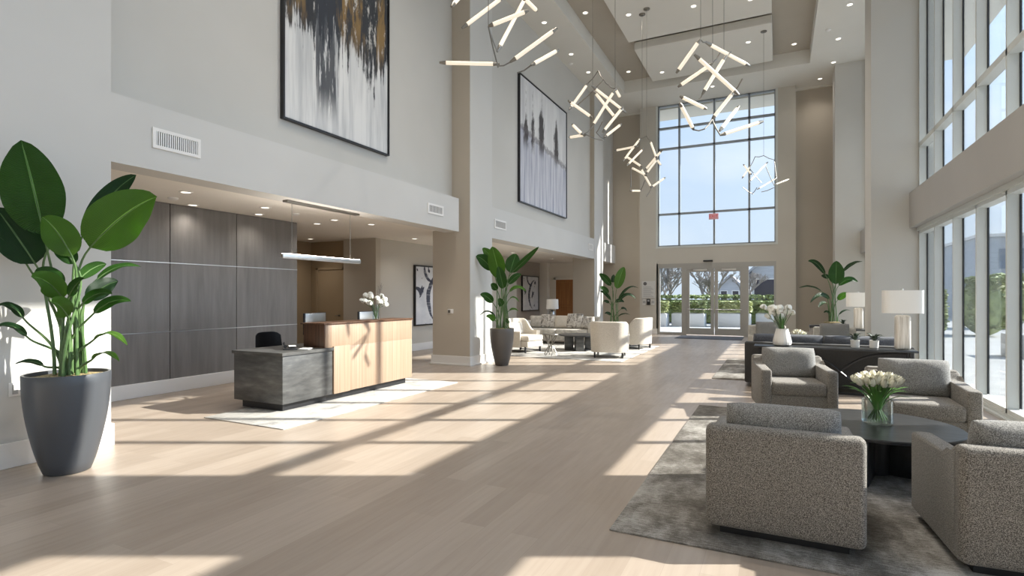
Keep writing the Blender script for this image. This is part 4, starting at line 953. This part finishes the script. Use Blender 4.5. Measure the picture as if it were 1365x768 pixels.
# ------------------------------------------------------------------ near seating group
tag(MB().box((-.97, 3.40, 0), (2.1, 7.83, .012), .004).build('area_rug', 'rug'), 'distressed grey-brown rug under the nearest armchairs', 'rug')
tag(MB().box((-1.08, 10.5, 0), (2.2, 13.9, .012), .004).build('area_rug', 'rug'), 'grey rug beyond the charcoal sofa', 'rug')
tag(MB().box((-7.4, 12.2, 0), (-3.2, 16.6, .012), .004).build('area_rug', 'rug_pale'), 'pale rug under the cream seating alcove', 'rug')
ac = thing('armchair', 'speckled grey armchair seen from behind, its back wholly in view', 'armchair', (.02, 4.03, .012), PI, 'tweed armchairs around the round table')
W2, D2 = .43, .44
MB().box((-.35, -.36, 0), (.35, .36, .06)).build('plinth', 'black', ac)
MB().box((-W2, .30, .055), (W2, D2, .685), .042, 4).build('backrest', 'tweed', ac)
for sx in (-1, 1):
    prof = [(-.44, .055), (.40, .055), (.40, .68), (.33, .675), (.285, .65), (.255, .615), (.22, .594), (.15, .586), (-.44, .575)]
    MB().prism(prof, sx * W2, sx * (W2 - .125), 'X', .026, 3).build('armrest', 'tweed', ac)
MB().box((-.33, -.425, .055), (.33, .32, .27), .02, 3).build('seat_base', 'tweed', ac)
MB().box((-.315, -.445, .26), (.315, .25, .425), .05, 4).build('seat_cushion', 'tweed', ac)
MB().pillow(.66, .42, .23, T(0, .20, .60, math.radians(-14)), seed=2, wr=.03).build('back_pillow', 'tweed_pillow', ac)
dup(ac, (1.27, 4.11, .012), PI + math.radians(4), 'speckled grey armchair seen from behind, cut by the right edge of view')
dup(ac, (.16, 7.96, .012), math.radians(10), 'grey armchair facing the view in front of the console, nearest the open floor')
dup(ac, (1.33, 7.06, .012), math.radians(0), 'grey armchair facing the view beside the right windows, behind the tulips')
# round coffee table
ct = thing('coffee_table', 'round blackened-steel coffee table between the grey armchairs', 'coffee table', (.73, 5.50, .012))
MB().lathe([(.0, .375), (.60, .375), (.625, .382), (.625, .402), (.618, .408), (0.0, .408)], 64).build('tabletop', 'blackmetal', ct)
for a in (PI * .62, PI * 1.42, PI * 1.9, PI * 1.1 - PI):
    MB().box((.10, -.025, 0), (.50, .025, .376), .003, mtx=Matrix.Rotation(a, 4, 'Z')).build('panel_leg', 'blackmetal', ct)
MB().cyl((0, 0, 0), (0, 0, .376), .12, n=24).build('hub', 'black', ct)
# tulips
def tulips(loc, label, r, h, n, seed, sc=1.0, spread=.09, top=.19):
    tv = thing('tulip_vase', label, 'flower vase', loc)
    MB().lathe([(r * .9, 0), (r, .012), (r, h), (r - .006, h), (r - .006, .02), (0, .018)], 36).build('glass_vase', 'vaseglass', tv)
    MB().lathe([(0, .021), (r - .008, .021), (r - .008, h * .6), (0, h * .6)], 32).build('water', 'water', tv)
    rr = random.Random(seed); st = MB(); hd = MB(); lf = MB()
    for k in range(n):
        a = 2.399 * k; q = math.sqrt((k + .5) / n) * spread; c = Vector((q * math.cos(a), q * math.sin(a), h + top * (1 - .25 * (q / spread) ** 2) + rr.uniform(-.012, .012)))
        b0 = Vector((-c.x * .55, -c.y * .55, .03))
        st.tube([tuple(b0), (0, 0, h * .8), (c.x * .7, c.y * .7, c.z - .06), tuple(c)], .0035, 6)
        tulip_head(hd, c - Vector((0, 0, .008)), Vector((c.x * 3, c.y * 3, .5)), sc * rr.uniform(.95, 1.15))
    for k in range(22):
        a = k * 2.399 + 1; q = spread * rr.uniform(.9, 1.75); z1 = h + rr.uniform(.05, .15)
        strap_leaf(lf, (0.02 * math.cos(a), .02 * math.sin(a), h * .5), (.35 * q * math.cos(a), .35 * q * math.sin(a), z1 + .02), (q * math.cos(a), q * math.sin(a), z1 - rr.uniform(-.03, .03)), .018)
    st.build('stem', 'petiole', tv); hd.build('tulip_head', 'petal', tv); lf.build('foliage', 'blade', tv)
tulips((.76, 5.52, .421), 'glass vase of cream tulips on the round coffee table', .115, .20, 34, 3, 1.35, .15, .17)

# ------------------------------------------------------------------ console, sofa, lamp
cs = thing('console_table', 'long black console with crossed curved bars behind the sofa', 'console table', (.72, 9.55, 0))
MB().box((-1.06, -.17, .695), (1.06, .2, .725), .004).build('tabletop', 'blackmetal', cs)
for sx in (-1, 1):
    MB().box((sx * .98 - .02, -.15, 0), (sx * .98 + .02, -.11, .695)).box((sx * .98 - .02, .12, 0), (sx * .98 + .02, .16, .695)).box((sx * .98 - .02, -.11, 0), (sx * .98 + .02, .12, .03)).build('end_frame', 'black', cs, False)
for sg in (-1, 1):
    pts = [Vector((-.96 + 1.92 * k / 24, -.02 * sg, .36 - sg * .31 * math.tanh(3.0 * (-.96 + 1.92 * k / 24 - .12)))) for k in range(25)]
    MB().tube(pts, .018, 8).build('cross_bar', 'black', cs)
MB().box((-.98, .10, .0), (.98, .13, .03)).build('stretcher', 'black', cs, False)
sf = thing('sofa', 'charcoal sofa with its back to the console', 'sofa', (.66, 10.32, .012), PI)
W3 = 1.16
MB().box((-W3, .32, .06), (W3, .50, .735), .03, 3).build('backrest', 'greyback', sf)
for sx in (-1, 1): MB().box((sx * W3, -.42, .06), (sx * (W3 - .17), .40, .62), .03, 3).build('armrest', 'greyback', sf)
MB().box((-.98, -.42, .08), (.98, .35, .28), .02).build('seat_base', 'greyback', sf)
for x0, x1 in ((-.98, 0.0), (0.0, .98)):
    MB().box((x0 + .005, -.44, .28), (x1 - .005, .22, .43), .04, 3).build('seat_cushion', 'grey_fabric', sf)
for x in (-.52, .52): MB().pillow(1.06, .44, .26, T(x, .22, .645, math.radians(-8)), seed=x, wr=.03).build('back_cushion', 'grey_fabric', sf)
for sx in (-1, 1):
    for sy in (-.36, .42): MB().cyl((sx * 1.05, sy, 0), (sx * 1.05, sy, .07), .02).build('leg', 'black', sf)
def table_lamp(loc, label, sc=1.0, rz=0):
    lp = thing('table_lamp', label, 'table lamp', loc, rz, 'stone table lamps')
    s_ = sc
    MB().box((-.092 * s_, -.085 * s_, 0), (.092 * s_, .085 * s_, .50 * s_), .04 * s_, 5).build('lamp_base', 'marble', lp)
    MB().cyl((0, 0, .50 * s_), (0, 0, .86 * s_), .008).cyl((0, 0, .86 * s_), (0, 0, .885 * s_), .014).build('stem', 'silver', lp)
    b_ = MB(); n = 40
    def ov(a, rx, ry): return (rx * math.copysign(abs(math.cos(a)) ** .45, math.cos(a)), ry * math.copysign(abs(math.sin(a)) ** .45, math.sin(a)))
    rings = []
    for rx, ry, z in ((.245, .13, .53), (.245, .13, .86), (.239, .124, .86), (.239, .124, .53)):
        rings.append([b_.b.verts.new((ov(2 * PI * k / n, rx, ry)[0] * s_, ov(2 * PI * k / n, rx, ry)[1] * s_, z * s_)) for k in range(n)])
    for q in range(4):
        a, c = rings[q], rings[(q + 1) % 4]
        for k in range(n): b_.b.faces.new((a[k], a[(k + 1) % n], c[(k + 1) % n], c[k]))
    b_.build('lamp_shade', 'shade', lp)
    MB().box((-.238 * s_, -.006, .845 * s_), (.238 * s_, .006, .855 * s_)).build('shade_spider', 'silver', lp, False)
table_lamp((1.62, 9.56, .725), 'stone table lamp with white shade on the black console')
table_lamp((1.70, 15.07, .725), 'farther stone table lamp, half hidden by the right column')
# bits on the console
vs = thing('ceramic_vase', 'ribbed white ceramic vase of white flowers on the console', 'flower vase', (.06, 9.56, .725))
MB().lathe([(.08, 0), (.125, .015), (.135, .05), (.13, .09), (.105, .19), (.088, .25), (.09, .265), (.08, .265), (.07, .245), (0, .2)], 72, rib=.012, ribn=18).build('vase', 'ceramic', vs)
rr = random.Random(8); st = MB(); bl = MB(); lf = MB()
for k in range(18):
    c = Vector((rr.gauss(-.05, .10), rr.gauss(-.02, .06), .50 + rr.uniform(-.07, .10))); st.tube([(0, 0, .2), (c.x * .4, c.y * .4, .36), tuple(c)], .004, 6); blossom(bl, c, .07, rr)
for k in range(14):
    a = rr.uniform(0, 6.28); q = rr.uniform(.05, .12); strap_leaf(lf, (0, 0, .22), (q * .4 * math.cos(a), q * .4 * math.sin(a), .38), (q * math.cos(a), q * math.sin(a), .46), .008)
st.build('stem', 'petiole', vs); bl.build('blossom', 'petalwhite', vs); lf.build('foliage', 'blade', vs)
def succulent(loc, label, seed):
    s_ = thing('succulent_pot', label, 'potted plant', loc, 0, 'small succulents on the console')
    MB().lathe([(.045, 0), (.055, .01), (.062, .12), (.054, .12), (.05, .1), (0, .1)], 28).build('pot', 'ceramic', s_)
    rr = random.Random(seed); m_ = MB()
    for k in range(26):
        a = rr.uniform(0, 6.28); r_ = rr.uniform(.02, .14); z1 = .13 + rr.uniform(0, .09)
        strap_leaf(m_, (0, 0, .1), (r_ * .5 * math.cos(a), r_ * .5 * math.sin(a), z1 + .03), (r_ * math.cos(a), r_ * math.sin(a), z1), .018, 5)
    m_.build('foliage', 'dkgreen', s_)
succulent((1.04, 9.60, .725), 'dark green succulent in a small white pot on the console, left one', 1)
succulent((1.28, 9.60, .725), 'dark green succulent in a small white pot next to the console lamp', 2)

# second group, beyond the charcoal sofa
t2 = thing('coffee_table', 'low dark table beyond the charcoal sofa', 'coffee table', (.55, 12.1, .012))
MB().box((-.6, -.35, .38), (.6, .35, .42), .01).build('tabletop', 'blackmetal', t2)
for sx in (-1, 1): MB().box((sx * .5 - .03, -.3, 0), (sx * .5 + .03, .3, .38)).build('panel_leg', 'black', t2, False)
tulips((.36, 12.0, .432), 'white tulips in a glass vase beyond the charcoal sofa', .07, .2, 16, 5, 1.3, .10, .15)
def club(loc, rz, label):
    c = thing('lounge_chair', label, 'armchair', loc, rz, 'pale lounge chairs beyond the charcoal sofa')
    MB().box((-.40, .26, .08), (.40, .40, .82), .04, 3).build('backrest', 'linen', c)
    for sx in (-1, 1): MB().box((sx * .42, -.38, .08), (sx * .31, .34, .60), .04, 3).build('armrest', 'linen', c)
    MB().box((-.31, -.38, .10), (.31, .28, .42), .04, 3).build('seat', 'linen', c)
    MB().pillow(.56, .42, .16, T(0, .16, .70, math.radians(-8)), seed=3).build('pillow', 'tweed_pillow', c)
    for sx in (-1, 1):
        for sy in (-.3, .3): MB().cyl((sx * .33, sy, 0), (sx * .33, sy, .09), .016).build('leg', 'black', c)
    return c
c0 = club((1.07, 13.3, .012), math.radians(-4), 'pale lounge chair with a grey pillow below the far right plant')
dup(c0, (-.15, 13.6, .012), math.radians(14), 'pale lounge chair seen above the left end of the charcoal sofa')
bk = thing('storage_basket', 'dark woven basket left of the far right plant', 'basket', (1.02, 17.4, 0))
MB().box((-.22, -.2, .0), (.22, .2, .66), .03, 3).build('basket_body', 'tweed_pillow', bk)
MB().box((-.23, -.21, .62), (.23, .21, .70), .02, 3).build('rim', 'black', bk)
c2 = thing('side_console', 'narrow dark console under the half hidden lamp', 'console table', (1.66, 15.07, 0))
MB().box((-.33, -.2, .69), (.40, .2, .725), .004).build('tabletop', 'blackmetal', c2)
for sx in (-1, 1): MB().box((sx * .30 + .01, -.17, 0), (sx * .30 + .05, .17, .69)).build('end_panel', 'black', c2, False)
succulent((1.38, 15.0, .725), 'bushy green plant in a white pot left of the half hidden lamp', 6)
tag(MB().box((-3.32, 19.95, 0), (-1.1, 21.5, .01), .003).build('door_mat', 'mat'), 'dark blue-black mat before the entrance doors', 'door mat')

# ------------------------------------------------------------------ cream alcove group
def tub(loc, rz, label):
    c = thing('tub_chair', label, 'armchair', loc, rz, 'cream tub chairs in the alcove')
    m_ = MB(); n = 30; R0, th = .44, .09
    def hgt(a): return .55 + .33 * max(0.0, min(1.0, (math.sin(a) + .15) / .55)) ** 1.0
    prof = []
    A0, A1 = -.50, PI + .50
    for k in range(n + 1):
        a = A0 + (A1 - A0) * k / n; ca, sa = math.cos(a), math.sin(a)
        rx = R0 * 1.02; top = .56 + .32 * (lambda s_: s_ * s_ * (3 - 2 * s_))(max(0.0, min(1.0, (sa + .10) / .70)))
        cc = 1 / max(abs(ca) ** 4 + abs(sa) ** 4, 1e-6) ** .25
        ro, ri = R0 * min(cc, 1.12), (R0 - th) * min(cc, 1.12)
        lean = 1.06
        prof.append([m_.b.verts.new((ro * ca, ro * sa, .14)), m_.b.verts.new((ro * lean * ca, ro * lean * sa, top - .02)), m_.b.verts.new(((ro * lean - .02) * ca, (ro * lean - .02) * sa, top)), m_.b.verts.new(((ri * lean + .01) * ca, (ri * lean + .01) * sa, top)), m_.b.verts.new((ri * lean * ca, ri * lean * sa, top - .02)), m_.b.verts.new((ri * ca, ri * sa, .14))])
    for a, b_ in zip(prof, prof[1:]):
        for k in range(6): m_.b.faces.new((a[k], a[(k + 1) % 6], b_[(k + 1) % 6], b_[k]))
    m_.b.faces.new(prof[0]); m_.b.faces.new(list(reversed(prof[-1])))
    m_.build('shell', 'cream_fabric', c)
    MB().box((-.35, -.42, .14), (.35, .34, .30), .03).build('seat_base', 'cream_fabric', c)
    MB().box((-.345, -.44, .30), (.345, .30, .45), .05, 4).build('seat_cushion', 'cream_fabric', c)
    MB().pillow(.5, .34, .13, T(0, .22, .62, math.radians(-12)), seed=1).build('pillow', 'linen', c)
    for sx in (-1, 1):
        for sy in (-.33, .33): MB().box((sx * .33 - .02, sy - .02, 0), (sx * .33 + .02, sy + .02, .16), .003).build('leg', 'black', c)
        MB().box((sx * .33 - .012, -.31, .02), (sx * .33 + .012, .31, .045)).build('leg_rail', 'black', c, False)
    return c
tb = tub((-3.72, 13.1, .012), math.radians(190), 'cream tub chair with its rounded back to the open floor, nearest')
dup(tb, (-3.72, 15.6, .012), math.radians(255), 'cream tub chair farther along, beyond the nearest tub chair')
dup(tb, (-6.2, 13.35, .012), math.radians(78), 'cream tub chair partly behind the bronze-grey plant pot')
s2 = thing('sofa', 'pale patterned sofa with five pillows in the alcove', 'sofa', (-6.25, 16.3, .012))
W4 = 1.22
MB().box((-W4, .30, .1), (W4, .46, .84), .05, 3).build('backrest', 'linen', s2)
for sx in (-1, 1): MB().box((sx * W4, -.44, .1), (sx * (W4 - .18), .36, .70), .06, 4).build('armrest', 'linen', s2)
MB().box((-1.04, -.42, .10), (1.04, .34, .30), .02).build('seat_base', 'linen', s2)
for x0, x1 in ((-1.04, 0), (0, 1.04)): MB().box((x0 + .004, -.46, .30), (x1 - .004, .25, .46), .045, 3).build('seat_cushion', 'linen', s2)
for sx in (-1, 1):
    for sy in (-.36, .38): MB().cyl((sx * 1.12, sy, 0), (sx * 1.12, sy, .11), .022).build('leg', 'black', s2)
for x, m_, t_, lb in ((-.86, 'linen', .42, 'plain pale pillow at the left arm of the alcove sofa'), (-.45, 'pattern', .50, 'grey and white pillow second from the left arm of the alcove sofa'), (.02, 'cream_fabric', .46, 'beige pillow in the middle of the alcove sofa'), (.46, 'pattern', .54, 'large marbled grey and white pillow right of the beige one'), (.88, 'pattern', .44, 'dark mottled pillow at the right arm of the alcove sofa')):
    p = MB().pillow(t_, t_ * .9, .16, T(0, 0, 0, math.radians(-16)), seed=x).build('throw_pillow', m_); p.location = (-6.25 + x, 16.38, .475 + t_ * .45); p.rotation_euler = (0, 0, R.uniform(-.15, .15)); tag(p, lb, 'pillow', 'pillows on the alcove sofa')
t3 = thing('coffee_table', 'round dark table with block legs in the cream alcove', 'coffee table', (-4.95, 14.35, .012))
MB().lathe([(0, .40), (.56, .40), (.57, .41), (.57, .435), (0, .435)], 48).build('tabletop', 'blackmetal', t3)
for k in range(4):
    a = k * PI / 2 + .4; MB().box((.16, -.11, 0), (.40, .11, .40), .004, mtx=Matrix.Rotation(a, 4, 'Z')).build('block_leg', 'stone', t3)
MB().box((-.3, -.3, 0), (.3, .3, .03), .003).build('base_plate', 'black', t3)
t4 = thing('side_table', 'small table with branching metal legs in the alcove', 'side table', (-5.15, 12.75, .012))
MB().lathe([(0, .52), (.21, .52), (.215, .53), (.21, .54), (0, .54)], 32).build('tabletop', 'steel', t4)
for k in range(6):
    a = k * PI / 3; MB().tube([(.17 * math.cos(a), .17 * math.sin(a), .52), (.09 * math.cos(a + .4), .09 * math.sin(a + .4), .36), (.05 * math.cos(a + .7), .05 * math.sin(a + .7), .24), (.13 * math.cos(a + .3), .13 * math.sin(a + .3), .10), (.16 * math.cos(a), .16 * math.sin(a), .0)], .012, 8).build('leg', 'steel', t4)
t5 = thing('end_table', 'dark end table carrying the glass lamp behind the alcove sofa', 'side table', (-7.0, 17.5, 0))
MB().box((-.25, -.25, .56), (.25, .25, .60), .004).build('tabletop', 'blackmetal', t5)
for sx in (-1, 1):
    for sy in (-1, 1): MB().box((sx * .22 - .015, sy * .22 - .015, 0), (sx * .22 + .015, sy * .22 + .015, .56)).build('leg', 'black', t5, False)
lp = thing('glass_lamp', 'glass table lamp with white drum shade behind the alcove sofa', 'table lamp', (-7.0, 17.5, .60))
MB().lathe([(.07, 0), (.09, .02), (.085, .2), (.06, .40), (.02, .44), (0, .44)], 28).build('lamp_base', 'silver', lp)
MB().lathe([(.21, .46), (.20, .80), (.195, .80), (.205, .46)], 40).build('lamp_shade', 'shade', lp)
MB().cyl((0, 0, .44), (0, 0, .76), .006).build('stem', 'silver', lp)

# ------------------------------------------------------------------ outside
g = struct('ground', B((-80, 22.35, -.2), (60, 90, -.03)), 'paving')
g = struct('ground_side', B((2.75, -30, -.2), (60, 22.35, -.03)), 'paving')
def leafmass(mb, x0, x1, y0, y1, z0, z1, n, s_, rr, rnd=.25):
    for _ in range(n):
        u, v, w_ = rr.uniform(-1, 1), rr.uniform(-1, 1), rr.uniform(-1, 1)
        f_ = rr.choice((0, 1, 2)); 
        if f_ == 0: u = math.copysign(rr.uniform(.85, 1.05), u)
        elif f_ == 1: v = -rr.uniform(.85, 1.05)
        else: w_ = rr.uniform(.85, 1.08)
        c = Vector(((x0 + x1) / 2 + u * (x1 - x0) / 2, (y0 + y1) / 2 + v * (y1 - y0) / 2, (z0 + z1) / 2 + w_ * (z1 - z0) / 2))
        q = Matrix.Rotation(rr.uniform(0, 6.28), 3, 'Z') @ Matrix.Rotation(rr.uniform(-1.2, 1.2), 3, 'X'); k = s_ * rr.uniform(.6, 1.3)
        vs = [mb.b.verts.new(c + q @ Vector(p) * k) for p in ((-.5, -.3, 0), (.5, -.35, .1), (.55, .3, 0), (-.4, .4, .1))]; mb.b.faces.new(vs)
rr = random.Random(21)
px = [(-6.6, -5.05), (-4.9, -3.3), (-3.0, -1.2), (-1.0, .9)]
for i, (x0, x1) in enumerate(px):
    y = 28.0 + i * .6
    tag(MB().box((x0, y, -.03), (x1, y + .9, .62), .02).box((x0 + .06, y + .06, .62), (x1 - .06, y + .84, .64)).build('garden_planter', 'planter'), ['white planter box outside the left side light', 'white planter box outside the left door leaf', 'white planter box outside the right door leaf', 'white planter box outside the right side light'][i], 'planter', 'white planters outside the entrance')
    h = MB().box((x0 + .1, y + .1, .66), (x1 - .1, y + .8, 1.12), .08); leafmass(h, x0, x1, y + .02, y + .85, .70, 1.22, 1700, .10, rr)
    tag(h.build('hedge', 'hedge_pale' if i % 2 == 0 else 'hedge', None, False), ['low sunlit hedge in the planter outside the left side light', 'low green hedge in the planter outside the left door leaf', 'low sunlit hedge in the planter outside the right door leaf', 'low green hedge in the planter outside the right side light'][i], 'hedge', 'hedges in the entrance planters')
h = MB().box((-9.5, 32.3, 0), (4.5, 33.2, 1.3), .1); leafmass(h, -9.6, 4.6, 32.2, 33.3, .1, 1.5, 7000, .15, rr)
tag(h.build('tall_hedge', 'hedge', None, False), 'long taller hedge behind the white planters', 'hedge')
def tree(x, y, hgt, seed, label, twig=1.0):
    rr = random.Random(seed); m_ = MB()
    def br(p, d_, ln, r_, lv):
        q = p + d_ * ln; mid = (p + q) / 2 + Vector((rr.uniform(-1, 1), rr.uniform(-1, 1), 0)) * ln * .06
        m_.tube([p, mid, q], [r_, r_ * .85, r_ * .65], 5 if lv < 3 else 4)
        if lv >= 6: return
        for k in range(3 if lv > 0 else 4):
            a = rr.uniform(0, 6.28); sp = rr.uniform(.35, .75); nd = (d_ + Vector((math.cos(a), math.sin(a), 0)) * sp + Vector((0, 0, .18))).normalized()
            br(p + d_ * ln * rr.uniform(.55, 1.0), nd, ln * rr.uniform(.58, .78), max(r_ * .6, .009), lv + 1)
    br(Vector((0, 0, 0)), Vector((rr.uniform(-.05, .05), 0, 1)), hgt * .30, .11, 0)
    o = m_.build('bare_tree', 'bark', None, True); o.location = (x, y, -.03); tag(o, label, 'tree', 'bare trees outside the entrance')
tree(-6.1, 35.0, 5.6, 1, 'bare tree seen through the left side light')
tree(-4.7, 39.0, 6.9, 2, 'bare tree whose top shows in the great window')
tree(-3.4, 34.5, 4.9, 3, 'bare tree seen through the left door leaf')
tree(-7.3, 37.5, 5.2, 4, 'bare tree farthest left beyond the entrance')
tree(-1.9, 39.5, 4.6, 5, 'bare tree seen through the right door leaf')
def house(x, y, w, dp, eave, ridge, label, wins, rz=0):
    h = thing('house', label, 'house', (x, y, -.03), rz)
    MB().prism([(-w / 2, 0), (w / 2, 0), (w / 2, eave), (0, ridge), (-w / 2, eave)], 0, dp, 'Y').build('walls', 'siding', h, False)
    for sx in (-1, 1):
        MB().prism([(0, ridge + .02), (0, ridge + .22), (sx * (w / 2 + .4), eave + .02 - .25), (sx * (w / 2 + .4), eave - .2 - .2)], -.4, dp + .4, 'Y').build('roof', 'roofing', h, False)
    for (wx, wz, ww, wh) in wins:
        f = MB().box((wx - ww / 2 - .08, -.06, wz - .08), (wx + ww / 2 + .08, -.0, wz + wh + .08)).build('window', 'trim', h, False); B((wx - ww / 2, -.08, wz), (wx + ww / 2, -.058, wz + wh)).build('pane', 'darkwin', f, False)
house(1.15, 42.0, 5.6, 8, 3.4, 5.8, 'grey gabled house beyond the right side light', [(-1.65, .6, 2.0, 2.1), (1.2, 1.2, .9, 1.3)])
house(-4.0, 54.0, 2.5, 6, 2.3, 3.3, 'farther grey house beyond the right door leaf', [(-.5, 1.0, .5, 1.0), (.5, 1.0, .5, 1.0)])
# right-hand outlook
b = thing('office_building', 'blue-grey low building beyond the right windows', 'building', (22, 46, 0))
B((-10, 0, -.03), (14, 12, 5.4)).build('walls', 'bldg', b, False)
for z in (.9, 3.3):
    for k in range(7): B((-9 + k * 3.2, -.05, z), (-7 + k * 3.2, .0, z + 1.3)).build('window', 'bluewin', b, False)
B((-10.2, -.2, 5.4), (14.2, 12.2, 5.6)).build('parapet', 'trim', b, False)
for i, (x, y, w_, h_) in enumerate(((7.2, 27.0, 1.6, 2.3), (9.4, 33.0, 2.0, 2.6), (5.0, 25.0, 1.2, 1.8))):
    h = MB(); g_2 = bmesh.ops.create_icosphere(h.b, subdivisions=3, radius=1.0)['verts']
    for v in g_2: v.co = Vector((v.co.x * w_ / 2, v.co.y * w_ / 2, v.co.z * h_ / 2 + h_ / 2)) * (1 + .08 * noise.noise(v.co * 4))
    leafmass(h, -w_ / 2 * .8, w_ / 2 * .8, -w_ / 2 * .8, w_ / 2 * .8, .3, h_ * .95, 1500, .12, rr)
    o = h.build('garden_shrub', 'hedge', None, False); o.location = (x, y, -.03); tag(o, ['round green shrub outside the right windows, nearer', 'larger green shrub outside the right windows, farther', 'small shrub close outside the right windows near the column'][i], 'shrub', 'shrubs outside the right windows')
tag(B((5.2, 17.5, -.03), (9.5, 18.3, .55), .02).build('concrete_bench', 'planter'), 'low pale concrete wall outside the right windows', 'low wall')

# ------------------------------------------------------------------ light
wd = bpy.data.worlds.new('sky'); SC.world = wd; wd.use_nodes = True; t = wd.node_tree; t.nodes.clear()
AZ = math.atan2(.8983, .4393)     # towards the sun, from +Y to +X
EL = math.atan(.62)
tc = N(t, 'ShaderNodeTexCoord'); sp = N(t, 'ShaderNodeSeparateXYZ'); t.links.new(tc.outputs['Generated'], sp.inputs[0])
sk = ramp(t, [(0.48, (0.66, 0.74, 0.84)), (0.56, (0.62, 0.74, 0.90)), (0.72, (0.44, 0.62, 0.90)), (1.0, (0.28, 0.48, 0.85))])
mr = N(t, 'ShaderNodeMapRange'); mr.inputs['From Min'].default_value = -1; t.links.new(sp.outputs['Z'], mr.inputs['Value']); t.links.new(mr.outputs[0], sk.inputs['Fac'])
cn = N(t, 'ShaderNodeTexNoise', Scale=2.4, Detail=5.0); mp = N(t, 'ShaderNodeMapping'); mp.inputs['Scale'].default_value = (1, 1, 3); t.links.new(tc.outputs['Generated'], mp.inputs[0]); t.links.new(mp.outputs[0], cn.inputs['Vector'])
cr = ramp(t, [(0.5, (0, 0, 0)), (0.75, (0.5,) * 3)], cn.outputs['Fac'])
c = mixc(t, cr.outputs[0], sk.outputs[0], (0.92, 0.94, 0.97))
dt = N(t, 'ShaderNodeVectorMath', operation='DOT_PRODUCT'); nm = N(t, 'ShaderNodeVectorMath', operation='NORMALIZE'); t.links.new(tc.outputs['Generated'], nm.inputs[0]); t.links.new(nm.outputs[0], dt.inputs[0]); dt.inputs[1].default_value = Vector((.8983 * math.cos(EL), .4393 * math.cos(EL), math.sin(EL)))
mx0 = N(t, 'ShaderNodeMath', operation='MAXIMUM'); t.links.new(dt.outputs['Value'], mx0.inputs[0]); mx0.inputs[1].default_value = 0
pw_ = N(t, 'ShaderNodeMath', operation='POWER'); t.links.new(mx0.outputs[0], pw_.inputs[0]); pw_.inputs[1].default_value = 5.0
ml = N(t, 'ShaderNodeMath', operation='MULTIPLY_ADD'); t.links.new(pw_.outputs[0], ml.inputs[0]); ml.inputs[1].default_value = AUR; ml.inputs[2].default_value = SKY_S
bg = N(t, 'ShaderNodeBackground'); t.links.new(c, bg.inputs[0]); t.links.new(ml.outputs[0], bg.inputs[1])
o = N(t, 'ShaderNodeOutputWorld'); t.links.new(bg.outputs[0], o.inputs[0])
sl = bpy.data.lights.new('sun', 'SUN'); sl.energy = SUN_S; sl.angle = math.radians(.6); sl.color = (1, .95, .87)
so = bpy.data.objects.new('sun', sl); COL.objects.link(so)
dv = Vector((.8983 * math.cos(EL), .4393 * math.cos(EL), math.sin(EL))); so.rotation_euler = dv.to_track_quat('Z', 'Y').to_euler(); so.location = (20, 10, 20)

# ------------------------------------------------------------------ camera
cam = bpy.data.cameras.new('camera'); co = bpy.data.objects.new('camera', cam); COL.objects.link(co); SC.camera = co
cam.sensor_width = 36; cam.lens = 725 / 1365 * 36; cam.shift_y = 11 / 1365; cam.clip_end = 300; cam.clip_start = .05
co.location = (0, 0, 1.5); co.rotation_euler = (PI / 2, 0, math.radians(26.057))
SC.view_settings.view_transform = 'Standard'; SC.view_settings.look = 'None'; SC.view_settings.gamma = 1; SC.view_settings.exposure = EXPO; SC.view_settings.use_curve_mapping = False
cy = SC.cycles; cy.use_denoising = True; cy.max_bounces = 10; cy.diffuse_bounces = 5; cy.glossy_bounces = 4; cy.transparent_max_bounces = 24; cy.transmission_bounces = 6; cy.sample_clamp_indirect = 6; cy.caustics_reflective = False; cy.caustics_refractive = False
